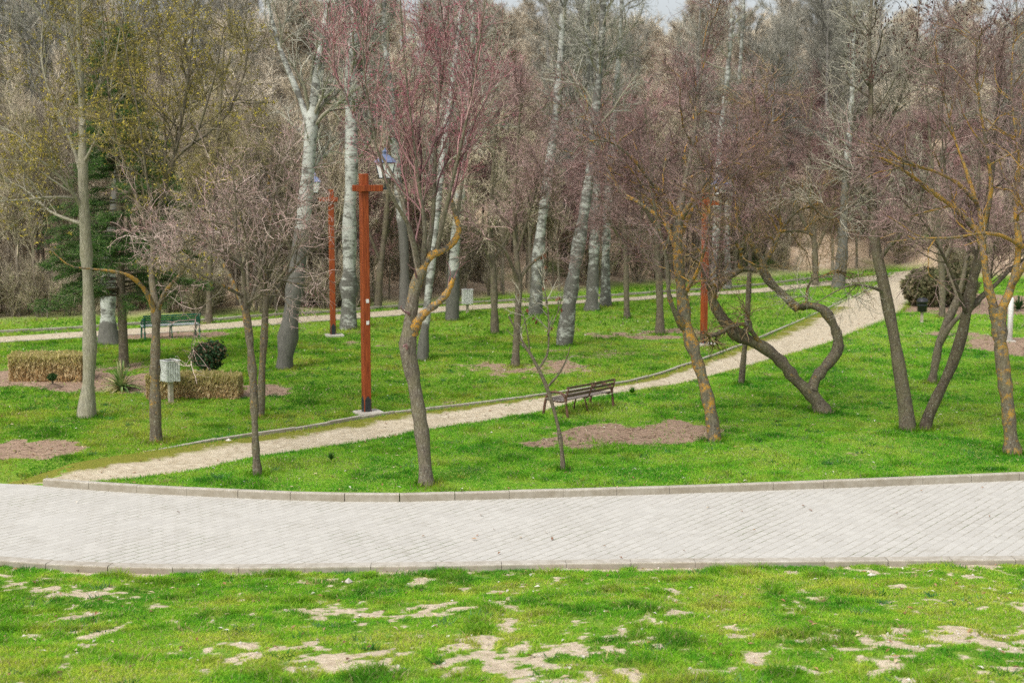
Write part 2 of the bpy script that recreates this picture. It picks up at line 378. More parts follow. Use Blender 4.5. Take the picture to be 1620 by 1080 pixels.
def mat_kerb():
    k = NT('kerb_concrete'); o = k.coord('Object')
    n = k.noise(o, 7, 6, .65); n2 = k.noise(o, 1.2, 4)
    c = k.ramp(n, [(.3, (.31, .28, .225)), (.6, (.45, .42, .36)), (.8, (.53, .50, .45))])
    c = k.mix(k.math('MULTIPLY', k.ramp(n2, [(.45, (0, 0, 0)), (.65, (1, 1, 1))]), .2), c, (.24, .19, .13))
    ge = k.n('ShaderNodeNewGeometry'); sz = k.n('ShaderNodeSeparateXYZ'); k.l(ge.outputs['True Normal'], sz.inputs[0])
    c = k.mix(k.math('MULTIPLY', k.math('LESS_THAN', sz.outputs['Z'], .5), k.math('ADD', .2, k.math('MULTIPLY', n2, .5))), c, (.20, .165, .11))  # soil-brown tint on upright faces also paints in the shade they lie in
    k.bsdf(c, .92, n, .5, .01, .15); return k.m
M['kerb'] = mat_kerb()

# ------------------------------------------------------------------ object helpers
def tag(o, label=None, cat=None, group=None, kind=None):
    if label: o['label'] = label
    if cat: o['category'] = cat
    if group: o['group'] = group
    if kind: o['kind'] = kind
    return o
def empty(name, loc, label, cat, group=None, rz=0.0):
    o = bpy.data.objects.new(name, None); COL.objects.link(o)
    o.location = [float(v) for v in loc]; o.rotation_euler = (0, 0, rz); o.empty_display_size = .2
    return tag(o, label, cat, group)
def mesh_np(name, V, Fq, mat, parent=None, smooth=False, attrs=None, tone=None):
    """V (n,3); Fq: (m,k) array or list of such arrays"""
    me = bpy.data.meshes.new(name)
    if not isinstance(Fq, list): Fq = [Fq]
    Fq = [np.asarray(f) for f in Fq if len(f)]
    V = np.asarray(V, np.float32)
    me.vertices.add(len(V)); me.vertices.foreach_set('co', V.ravel())
    loops = np.concatenate([f.ravel() for f in Fq]).astype(np.int32)
    tot = np.concatenate([np.full(len(f), f.shape[1], np.int32) for f in Fq])
    start = np.r_[0, np.cumsum(tot)[:-1]].astype(np.int32)
    me.loops.add(len(loops)); me.loops.foreach_set('vertex_index', loops)
    me.polygons.add(len(tot)); me.polygons.foreach_set('loop_start', start)
    me.polygons.foreach_set('use_smooth', np.full(len(tot), bool(smooth)))
    me.update(calc_edges=True)
    for k, a in (attrs or {}).items():
        at_ = me.attributes.new(k, 'FLOAT', 'POINT'); at_.data.foreach_set('value', np.asarray(a, np.float32))
    if tone is not None:
        at_ = me.attributes.new('tone', 'FLOAT_COLOR', 'POINT')
        at_.data.foreach_set('color', np.c_[tone, np.ones(len(tone))].astype(np.float32).ravel())
    for m_ in (mat if isinstance(mat, (list, tuple)) else [mat]): me.materials.append(m_)
    o = bpy.data.objects.new(name, me); COL.objects.link(o)
    if parent is not None: o.parent = parent
    return o

class MB:
    """collects boxes, bars and tubes into one mesh"""
    def __init__(self): self.V = []; self.F = []; self.n = 0
    def add(self, V, Fs):
        self.V.append(np.asarray(V, float))
        for f in Fs: self.F.append([i + self.n for i in f])
        self.n += len(V)
    def box(self, c, s, rz=0.0, bev=0.0):
        x, y, z = s[0] / 2, s[1] / 2, s[2] / 2
        if bev <= 0:
            V = np.array([[sx * x, sy * y, sz * z] for sz in (-1, 1) for sx, sy in ((-1, -1), (1, -1), (1, 1), (-1, 1))])
            Fs = [[3, 2, 1, 0], [4, 5, 6, 7]] + [[i, (i + 1) % 4, 4 + (i + 1) % 4, 4 + i] for i in range(4)]
        else:
            rings = []
            for zz, k in ((-z, bev), (-z + bev, 0), (z - bev, 0), (z, bev)):
                X, Yy = x - k, y - k
                rings.append([[-X + bev, -Yy, zz], [X - bev, -Yy, zz], [X, -Yy + bev, zz], [X, Yy - bev, zz], [X - bev, Yy, zz], [-X + bev, Yy, zz], [-X, Yy - bev, zz], [-X, -Yy + bev, zz]])
            V = np.array(rings).reshape(-1, 3); Fs = [list(range(7, -1, -1)), list(range(24, 32))]
            for r in range(3): Fs += [[r * 8 + i, r * 8 + (i + 1) % 8, r * 8 + 8 + (i + 1) % 8, r * 8 + 8 + i] for i in range(8)]
        cs, sn = math.cos(rz), math.sin(rz)
        V = np.c_[V[:, 0] * cs - V[:, 1] * sn, V[:, 0] * sn + V[:, 1] * cs, V[:, 2]] + np.array(c, float)
        self.add(V, Fs); return self
    def bar(self, a, b, w, h, up=(0, 0, 1)):
        a = np.array(a, float); b = np.array(b, float); d = b - a; L = np.linalg.norm(d); d /= L
        u = np.array(up, float); s = np.cross(d, u); s /= np.linalg.norm(s); u = np.cross(s, d)
        V = [p + s * sx * w / 2 + u * sy * h / 2 for p in (a, b) for sx, sy in ((-1, -1), (1, -1), (1, 1), (-1, 1))]
        self.add(V, [[0, 1, 2, 3], [7, 6, 5, 4]] + [[i, 4 + i, 4 + (i + 1) % 4, (i + 1) % 4] for i in range(4)]); return self
    def tube(self, pts, r, sides=8):
        V, Fa = tubes(np.array(pts, float)[None], np.full((1, len(pts)), r) if np.isscalar(r) else np.array(r, float)[None], sides)
        n = len(V); K = len(pts)
        self.add(V, [list(f) for f in Fa] + [list(range(sides - 1, -1, -1)), list(range((K - 1) * sides, K * sides))]); return self
    def lathe(self, prof, c=(0, 0, 0), sides=12, square=False):
        rot = math.pi / sides if square else 0
        V = [[c[0] + r * math.cos(2 * math.pi * i / sides + rot), c[1] + r * math.sin(2 * math.pi * i / sides + rot), c[2] + z] for r, z in prof for i in range(sides)]
        Fs = [[k * sides + i, k * sides + (i + 1) % sides, (k + 1) * sides + (i + 1) % sides, (k + 1) * sides + i] for k in range(len(prof) - 1) for i in range(sides)]
        Fs += [list(range(sides - 1, -1, -1)), list(range((len(prof) - 1) * sides, len(prof) * sides))]
        self.add(V, Fs); return self
    def build(self, name, mat, parent=None, smooth=False):
        V = np.concatenate(self.V)
        by = {}
        for f in self.F: by.setdefault(len(f), []).append(f)
        return mesh_np(name, V, [np.array(v) for v in by.values()], mat, parent, smooth)

def tubes(P, Rr, S):
    """P (N,K,3), Rr (N,K) -> vertices and quads of N tubes"""
    N, K, _ = P.shape
    T = np.gradient(P, axis=1); T /= np.linalg.norm(T, axis=2, keepdims=True) + 1e-9
    D = P[:, -1] - P[:, 0]
    ref = np.where((np.abs(D[:, 2]) > .8 * np.linalg.norm(D, axis=1))[:, None], np.array([[1., .2, 0]]), np.array([[0, .1, 1.]]))
    A = np.cross(T, ref[:, None, :]); A /= np.linalg.norm(A, axis=2, keepdims=True) + 1e-9
    B = np.cross(T, A)
    an = np.arange(S) * 2 * np.pi / S
    V = P[:, :, None, :] + Rr[:, :, None, None] * (A[:, :, None, :] * np.cos(an)[None, None, :, None] + B[:, :, None, :] * np.sin(an)[None, None, :, None])
    base = (np.arange(N) * K * S)[:, None, None] + (np.arange(K - 1) * S)[None, :, None] + np.arange(S)[None, None, :]
    nxt = (np.arange(N) * K * S)[:, None, None] + (np.arange(K - 1) * S)[None, :, None] + ((np.arange(S) + 1) % S)[None, None, :]
    Fq = np.stack([base, nxt, nxt + S, base + S], -1).reshape(-1, 4)
    return V.reshape(-1, 3), Fq

def tube_obj(name, sets, mat, parent, smooth=True):
    """sets: list of (P, R, sides, lichen scalar/array[, material slot])"""
    Vs, Fs, Ls, Ms, Rs, n = [], [], [], [], [], 0
    for q in sets:
        P, Rr, S, L = q[:4]
        if len(P) == 0: continue
        V, Fq = tubes(P, Rr, S); Vs.append(V); Fs.append(Fq + n); n += len(V)
        Rs.append(np.repeat(rng.random(len(P)), P.shape[1] * S)); Ls.append(np.repeat(np.broadcast_to(L, Rr.shape).ravel(), S)); Ms.append(np.full(len(Fq), q[4] if len(q) > 4 else 0, np.int32))
    o = mesh_np(name, np.concatenate(Vs), np.concatenate(Fs), mat, parent, smooth, {'lichen': np.concatenate(Ls), 'vary': np.concatenate(Rs)})
    if isinstance(mat, (list, tuple)): o.data.polygons.foreach_set('material_index', np.concatenate(Ms))
    return o

def grow(P, Rr, n, t, ln, ang, up, wig, K, rr, rmin, upstep=0.0, taper=.25, lenpow=.5, flat=1.0):
    """n branches from the tubes (P, Rr); all in numpy"""
    N, Kp, _ = P.shape
    L = np.linalg.norm(np.diff(P, axis=1), axis=2).sum(1)
    idx = rng.choice(N, n, p=L / L.sum())
    tt = rng.uniform(t[0], t[1], n)
    f = tt * (Kp - 1); k = np.minimum(f.astype(int), Kp - 2); w = (f - k)[:, None]
    p = P[idx, k] * (1 - w) + P[idx, k + 1] * w
    r0 = Rr[idx, k] * (1 - w[:, 0]) + Rr[idx, k + 1] * w[:, 0]
    T = P[idx, k + 1] - P[idx, k]; T /= np.linalg.norm(T, axis=1, keepdims=True) + 1e-9
    q = rng.normal(size=(n, 3)); q -= (q * T).sum(1, keepdims=True) * T; q /= np.linalg.norm(q, axis=1, keepdims=True) + 1e-9
    a = np.radians(rng.uniform(ang[0], ang[1], n))[:, None]
    d = T * np.cos(a) + q * np.sin(a); d[:, 2] = d[:, 2] * flat + up
    d /= np.linalg.norm(d, axis=1, keepdims=True)
    ll = rng.uniform(ln[0], ln[1], n) * (1 - tt * .45) 
    out = np.zeros((n, K, 3)); out[:, 0] = p
    st = (ll / (K - 1))[:, None]
    for i in range(1, K):
        d = d + wig * rng.normal(size=(n, 3)); d[:, 2] += upstep
        d /= np.linalg.norm(d, axis=1, keepdims=True)
        out[:, i] = out[:, i - 1] + d * st
    rb = np.maximum(r0 * rr, rmin)
    rad = rb[:, None] * np.linspace(1, taper, K)[None]
    return out, np.maximum(rad, rmin * .6)

def limb(pts, Y, K=16, wob=.0):
    """trace: pts = (x, y, width px [, depth offset m]); returns points and radii in metres"""
    P, W = [], []
    for q in pts:
        yy = Y + (q[3] if len(q) > 3 else 0)
        P.append(at(q[0], q[1], yy)); W.append(q[2] * .5 * yy / F)
    P = np.array(P); W = np.array(W)
    L = np.r_[0, np.cumsum(np.linalg.norm(np.diff(P, axis=0), axis=1))]
    Q = resample(P, K)
    rad = np.interp(np.linspace(0, L[-1], K), L, W)
    return Q, rad

def quads_at(C, size, tones, aspect=1.0, droop=0.0):
    """randomly turned little leaves at the points C"""
    n = len(C)
    a = rng.normal(size=(n, 3)); a[:, 2] -= droop; a /= np.linalg.norm(a, axis=1, keepdims=True)
    b = np.cross(a, rng.normal(size=(n, 3))); b /= np.linalg.norm(b, axis=1, keepdims=True)
    s = (size * rng.uniform(.6, 1.4, n))[:, None]
    V = np.stack([C, C + a * s * .5 + b * s * .5 / aspect, C + a * s, C + a * s * .5 - b * s * .5 / aspect], 1).reshape(-1, 3)
    return V, np.arange(4 * n).reshape(-1, 4), np.repeat(tones, 4, axis=0)
def pick(P, n, t=(0, 1)):
    N, K, _ = P.shape
    i = rng.integers(0, N, n); f = rng.uniform(*t, n) * (K - 1); k = np.minimum(f.astype(int), K - 2); w = (f - k)[:, None]
    return P[i, k] * (1 - w) + P[i, k + 1] * w
def tones(n, cols, jit=.2):
    c = np.array(cols)[rng.integers(0, len(cols), n)]
    return np.clip(c * (1 + rng.uniform(-jit, jit, (n, 1))), 0, 1)

FEET = []
def build_tree(name, label, cat, base, limbs, bark, twig, levels, group=None, lich=None, twig_lich=0.0, buds=None, branch_mat=None, sides=10, dens=1.0):
    """limbs: list of (P, R); levels: list of dicts for grow(). Parts: trunk, limbs, crown, buds"""
    root = empty(name, base, label, cat, group)
    b = np.array(base)
    FEET.append((b[0], b[1], float(limbs[0][1][0])))
    sets = []
    for i, (P, Rr) in enumerate(limbs):
        L = lich[i] if lich is not None else 0.15
        P = P - b
        if i == 0:
            P[0] -= np.array([0, 0, .12])
            Rr = Rr.copy(); Rr[0] *= 1.35 if Rr[0] < .25 else 1.16; Rr[1] *= 1.10 if Rr[0] < .25 else 1.03
        Rr = Rr * (1 + np.clip(.13 * rng.normal(size=Rr.shape), -.2, .26))
        if i > 0 and len(Rr) < 20: Rr = Rr * np.linspace(1, .55, len(Rr)); L = np.asarray(L) * np.linspace(1, .72, len(Rr))
        sets.append((P[None], Rr[None], sides, np.asarray(L) if np.ndim(L) else L))
    K = 16
    tube_obj('trunk', sets, M[bark], root)
    src = limbs
    PP = np.stack([resample(P - b, K) for P, _ in limbs]); RR = np.stack([np.interp(np.linspace(0, 1, K), np.linspace(0, 1, len(r)), r) for _, r in limbs])
    cur = (PP, RR); tw = []
    allsets = []
    for li, lv in enumerate(levels):
        lv = dict(lv); S = lv.pop('S', 3); dest = lv.pop('dest', 'crown'); frm = lv.pop('src', None); start = lv.pop('from_limbs', None)
        s = cur
        if frm is not None: s = allsets[frm]
        if start is not None: s = (PP[start:], RR[start:])
        lv['wig'] *= 1.75; lv['K'] += 2
        if li == 2: lv['ang'] = (30, 80)
        if li in (1, 2): lv['n'] = int(lv['n'] * (1.7, 1.45)[li - 1] * dens); lv['rmin'] *= (1.55, 1.3)[li - 1]
        o = grow(*s, **lv); allsets.append(o); cur = o
        tw.append((o[0], o[1], S, twig_lich if dest == 'branches' else 0.0, 1 if dest == 'branches' else 0))
    tube_obj('crown', tw, [M[twig], M[branch_mat or bark]], root)
    if buds:
        n, size, cols, lv, asp, droop = buds[:6]
        C = pick(allsets[lv][0], n, (.15, 1))
        V, Fq, T = quads_at(C, size, tones(n, cols), asp, droop)
        mesh_np('buds' if n > 100 else 'leaves', V, Fq, M['leaf_thick'], root, tone=T)
    return root, allsets

# ------------------------------------------------------------------ setting: ground
def build_ground():
    xs = np.r_[np.linspace(-260, -42, 36), np.linspace(-40, -13.5, 90), np.linspace(-13.3, 13.3, 260), np.linspace(13.5, 40, 90), np.linspace(42, 260, 36)]
    v_near = np.r_[np.linspace(-24, -10, 24), np.linspace(-9.8, -.1, 95)]            # metres before the near kerb
    v_road = np.linspace(0, 1, 5)
    v_far = np.r_[np.linspace(.001, 30, 230), np.linspace(30.3, 65, 110), np.linspace(66, 160, 60), np.linspace(165, 420, 20)]
    nv = len(v_near) + 2 + 5 + len(v_far)
    X = np.repeat(xs[:, None], nv, 1); Y = np.zeros_like(X)
    yn = ynear(xs); yf = yfar(xs)
    Y[:, :len(v_near)] = yn[:, None] + v_near[None]
    k = len(v_near)
    Y[:, k] = yn - .001; k += 1
    Y[:, k:k + 5] = yn[:, None] + .002 + (yf - yn - .004)[:, None] * v_road[None]; k += 5
    Y[:, k:] = yf[:, None] + np.r_[.0005, v_far][None]
    Z = height(X, Y)
    nx = len(xs)
    idx = np.arange(nx * nv).reshape(nx, nv)
    Fq = np.stack([idx[:-1, :-1], idx[1:, :-1], idx[1:, 1:], idx[:-1, 1:]], -1).reshape(-1, 4)
    d = Y - ywood(X, Y)
    hill = sstep(-.5, 4, d + (fbm(X / 1.5, Y / 1.5, 60) - .5) * 3)
    V = np.stack([X, Y, Z], -1).reshape(-1, 3)
    o = mesh_np('ground', V, Fq, M['ground'], smooth=True, attrs={'dirt': dirt(X, Y).ravel(), 'hill': hill.ravel()})
    tag(o, kind='structure', label='green lawn with bare earth patches rising into a dry brown hill')
build_ground()

# paved road between the kerbs
xs = np.linspace(-60, 60, 241)
vv = np.linspace(0, 1, 12)
X = np.repeat(xs[:, None], 12, 1); Y = ynear(xs)[:, None] + .12 + (yfar(xs) - ynear(xs) - .14)[:, None] * vv[None]
Z = np.full_like(X, ROADZ) + (fbm(X / 1.4, Y / 1.4, 71) - .5) * .02
idx = np.arange(X.size).reshape(X.shape)
Fq = np.stack([idx[:-1, :-1], idx[1:, :-1], idx[1:, 1:], idx[:-1, 1:]], -1).reshape(-1, 4)
tag(mesh_np('pavement', np.stack([X, Y, Z], -1).reshape(-1, 3), Fq, M['pavers'], smooth=True), kind='structure', label='broad pale footway of concrete pavers laid on the diagonal')

def kerb_run(name, pts, w, top, bottom, label, stone=1.0, jitter=.003):
    """a row of kerb stones along a polyline, each stone a bevelled box, as one structure"""
    P = resample(pts, 400); L = np.r_[0, np.cumsum(np.linalg.norm(np.diff(P[:, :2], axis=0), axis=1))]
    mb = MB(); n = int(L[-1] / stone)
    q = np.stack([np.interp(np.linspace(0, L[-1], n + 1), L, P[:, i]) for i in range(3)], 1)
    ch = .022 if w > .12 else .012
    sec = np.array([(-w / 2, bottom), (-w / 2, top - ch), (-w / 2 + ch * .35, top - ch * .35), (-w / 2 + ch, top), (w / 2 - ch, top), (w / 2 - ch * .35, top - ch * .35), (w / 2, top - ch), (w / 2, bottom)])
    for a, b in zip(q[:-1], q[1:]):
        d = b - a; l = np.linalg.norm(d[:2]); d = d / l; nn = np.array([-d[1], d[0], 0])
        gap = rng.choice([.0015, .0015, .006])
        V = []
        for e, p in ((1, a), (-1, b)):
            o_ = np.array([0, 0, rng.uniform(-jitter, jitter)]) + nn * rng.uniform(-.003, .003)
            V += [p + d * gap * e + nn * y_ + o_ + np.array([0, 0, z_]) for y_, z_ in sec]
        m_ = len(sec)
        mb.add(V, [list(range(m_)), list(range(2 * m_ - 1, m_ - 1, -1))] + [[i, m_ + i, m_ + (i + 1) % m_, (i + 1) % m_] for i in range(m_)])
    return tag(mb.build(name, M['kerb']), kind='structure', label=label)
xk = np.linspace(KEND + .05, 40, 200)
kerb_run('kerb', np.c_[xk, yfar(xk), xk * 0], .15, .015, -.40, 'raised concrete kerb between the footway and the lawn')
xk = np.linspace(-40, 40, 240)
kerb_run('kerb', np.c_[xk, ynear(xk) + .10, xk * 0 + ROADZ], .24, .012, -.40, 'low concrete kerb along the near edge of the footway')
Q = resample(PL, 160); Q[:, 2] = np.convolve(np.pad(height(Q[:, 0], Q[:, 1] + .25), 12, mode='edge'), np.ones(25) / 25, 'valid'); Q = Q[12:]
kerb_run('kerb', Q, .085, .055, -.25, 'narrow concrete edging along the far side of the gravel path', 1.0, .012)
Q = resample(FK1, 120); Q[:, 2] = height(Q[:, 0], Q[:, 1])
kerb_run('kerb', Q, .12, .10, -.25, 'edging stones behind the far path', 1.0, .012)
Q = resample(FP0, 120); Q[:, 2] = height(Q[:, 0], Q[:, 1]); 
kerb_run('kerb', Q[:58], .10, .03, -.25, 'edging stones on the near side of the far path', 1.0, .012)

def strip(name, A, B, label, nw=14, ns=220, rag=.18, lift=.012, mossy=True):
    A = resample(A, ns); B = resample(B, ns)
    w = np.linspace(0, 1, nw)
    P = A[:, None] * (1 - w)[None, :, None] + B[:, None] * w[None, :, None]
    j = np.arange(ns)
    P[:, -1, :2] += ((fbm(j / 2.5, j * 0, 81) - .5) * 2 * rag)[:, None] * np.array([.6, -.8])
    Zz = height(P[..., 0], P[..., 1]) + lift
    P[..., 2] = Zz
    idx = np.arange(ns * nw).reshape(ns, nw)
    Fq = np.stack([idx[:-1, :-1], idx[:-1, 1:], idx[1:, 1:], idx[1:, :-1]], -1).reshape(-1, 4)
    moss = np.broadcast_to((1 - sstep(.05, .5, w)) * .75, (ns, nw)).copy() if mossy else np.zeros((ns, nw))
    if mossy: moss[:60] += .30 * sstep(0, 1, 1 - j[:60] / 60)[:, None]; moss[150:] *= .45
    tag(mesh_np(name, P.reshape(-1, 3), Fq, M['gravel'], smooth=True, attrs={'dirt': moss.ravel()}), kind='structure', label=label)
strip('path', PL, PR, 'pale gravel path running diagonally up to the right')
strip('path', FP1, FP0, 'narrow pale path crossing behind the lawn', 6, 160, .05, .02, False)

# ------------------------------------------------------------------ grass
def blades(X, Y, h, w, lean, cols, seg=1, zoff=-.01):
    n = len(X)
    az = rng.uniform(0, 2 * np.pi, n); la = rng.uniform(0, 2 * np.pi, n)
    ln = lean * rng.uniform(.2, 1.3, n) * h
    Z = height(X, Y) + zoff
    C = np.stack([X, Y, Z], 1)
    s = np.stack([np.cos(az), np.sin(az), az * 0], 1) * (w / 2)[:, None]
    tip = C + np.stack([np.cos(la) * ln, np.sin(la) * ln, h], 1)
    if seg == 1:
        V = np.stack([C - s, C + s, tip], 1).reshape(-1, 3); Fq = np.arange(3 * n).reshape(-1, 3); T = np.repeat(cols, 3, 0)
        return V, [Fq], T
    mid = C + np.stack([np.cos(la) * ln * .35, np.sin(la) * ln * .35, h * .6], 1)
    V = np.stack([C - s, C + s, mid + s * .75, mid - s * .75, tip], 1).reshape(-1, 3)
    b = np.arange(n)[:, None] * 5
    return V, [np.concatenate([b, b + 1, b + 2, b + 3], 1), np.concatenate([b + 3, b + 2, b + 4], 1)], np.repeat(cols, 5, 0)

def grass_cols(X, Y, n, bright=1.0):
    m = fbm(X / 1.3, Y / 1.3, 91); m2 = fbm(X / .35, Y / .35, 95)
    k = np.clip((.6 * m + .4 * m2 - .5) * 3.2 + .5 + rng.normal(0, .16, n), 0, 1)[:, None]
    deep = np.array([.085, .30, .024]); mid = np.array([.235, .51, .03]); yel = np.array([.47, .56, .07])
    c = np.where(k < .5, deep + (mid - deep) * k * 2, mid + (yel - mid) * (k - .5) * 2)
    dry = rng.random(n) < .07 + .10 * sstep(.5, .75, m)
    c[dry] = np.array([.52, .44, .24])
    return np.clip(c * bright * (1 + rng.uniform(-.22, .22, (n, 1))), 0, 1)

def scatter(n, x0, x1, y0, y1):
    """uniform points inside the view wedge"""
    Y = np.sqrt(rng.uniform(y0 * y0, y1 * y1, n)); u = rng.uniform(x0, x1, n)
    return u * Y, Y

def near_grass():
    X, Y = scatter(560000, -.40, .40, 12.2, 22.2)
    ok = Y < ynear(X) - .03
    X, Y = X[ok], Y[ok]
    d = dirt(X, Y); keep = rng.random(len(X)) > np.clip(d * 1.5, 0, .91)
    X, Y, d = X[keep], Y[keep], d[keep]; n = len(X)
    hn = fbm(X / .9, Y / .9, 101); tuft = sstep(.55, .75, fbm(X / .45, Y / .45, 105))
    h = (.022 + .045 * hn + .06 * tuft * sstep(.45, .6, hn)) * rng.uniform(.5, 1.35, n) * (1 - .6 * np.clip(d * 1.6, 0, 1))
    c = grass_cols(X, Y, n, 1.0); c = c * (1 - .25 * tuft[:, None])
    yl = (np.clip(d * 2.2, 0, .75) * rng.uniform(.3, 1, n))[:, None]; c = c * (1 - yl) + np.array([.47, .48, .11]) * yl
    V, Fq, T = blades(X, Y, h, rng.uniform(.007, .013, n), 1.25, c, 2)
    tag(mesh_np('grass', V, Fq, M['leaf'], tone=T), 'thin bright grass with tufts on the near bank', 'grass', kind='stuff')
near_grass()

def lawn_grass():
    Vs, Fs, Ts, off = [], [], [], 0
    for n, y0, y1, hh, ww in ((330000, 24.5, 34, .055, .022), (300000, 34, 50, .065, .032), (150000, 50, 84, .085, .06)):
        X, Y = scatter(n, -.42, .42, y0, y1)
        inp = inside(X, Y, PATH_POLY) | inside(X, Y, FP_POLY)
        moss = inside(X, Y, PATH_POLY) & (rng.random(n) < .10 * (1 - sstep(0.1, 1.1, np.abs(Y - yL(X)))) )
        ok = (Y > yfar(X) + .1) & ((~inp) | moss) & (Y < ywood(X, Y) + .5)
        d = dirt(X, Y); ok &= rng.random(n) > np.clip(d * 1.5, 0, .98)
        ok &= ~((X < KEND - .2) & (Y < yL(X)) )
        X, Y = X[ok], Y[ok]; m = len(X)
        hn = fbm(X / 1.1, Y / 1.1, 111); tuft = sstep(.6, .78, fbm(X / .6, Y / .6, 115))
        h = hh * (.45 + .9 * hn + .9 * tuft) * rng.uniform(.5, 1.3, m)
        c = grass_cols(X, Y, m, .92) * (1 - .2 * tuft[:, None])
        dark = np.where((Y > yL(X)) & (X < 13), .84, 1.0)[:, None]       # finer, darker sward beyond the gravel path
        c = c * dark
        c[:, 0] *= np.where(dark[:, 0] < 1, 1.0, .86)
        V, Fq, T = blades(X, Y, h, np.full(m, ww) * rng.uniform(.6, 1.2, m), 1.3, c, 1)
        Vs.append(V); Fs.append(Fq[0] + off); Ts.append(T); off += len(V)
    # longer fringe that hangs over the gravel path edge and the kerb
    for (A, n, sp) in ((PRs[:95], 9000, .10), (PLs[10:], 7000, .09)):
        k = rng.integers(0, len(A) - 1, n); w = rng.random((n, 1)); P = A[k] * (1 - w) + A[k + 1] * w
        X = P[:, 0] + rng.normal(0, sp, n); Y = P[:, 1] + rng.normal(0, sp, n) - (.06 if A is not PLs else 0)
        ok = Y > yfar(X) + .1; X, Y = X[ok], Y[ok]; m = len(X)
        V, Fq, T = blades(X, Y, rng.uniform(.04, .11, m), rng.uniform(.015, .03, m), .8, grass_cols(X, Y, m, .85), 1)
        Vs.append(V); Fs.append(Fq[0] + off); Ts.append(T); off += len(V)
    tag(mesh_np('grass', np.concatenate(Vs), np.concatenate(Fs), M['leaf'], tone=np.concatenate(Ts)), 'mown green lawn grass on both sides of the gravel path', 'grass', kind='stuff')
lawn_grass()

def weeds():
    X, Y = scatter(900, -.41, .41, 12.5, 52); ok = ((Y < ynear(X) - .1) | (Y > yfar(X) + .2)) & ~inside(X, Y, PATH_POLY) & ~inside(X, Y, FP_POLY) & (dirt(X, Y) < .5); X, Y = X[ok], Y[ok]
    k = rng.integers(14, 40, len(X)); X = np.repeat(X, k); Y = np.repeat(Y, k); n = len(X); sp = np.repeat(rng.uniform(.03, .13, len(k)), k)
    X = X + rng.normal(0, 1, n) * sp; Y = Y + rng.normal(0, 1, n) * sp
    tn = np.repeat(np.array([(.05, .17, .03), (.07, .20, .07), (.14, .27, .10), (.30, .36, .06), (.45, .38, .18)])[rng.choice(5, len(k), p=[.32, .24, .18, .14, .12])], k, 0) * rng.uniform(.7, 1.3, (n, 1))
    V, Fq, T_ = blades(X, Y, rng.uniform(.03, .11, n), rng.uniform(.014, .035, n), 1.3, np.clip(tn, 0, 1), 1)
    tag(mesh_np('weeds', V, Fq, M['leaf'], tone=T_), 'darker weeds and straw tufts scattered through the lawn', 'weeds', kind='stuff')
weeds()
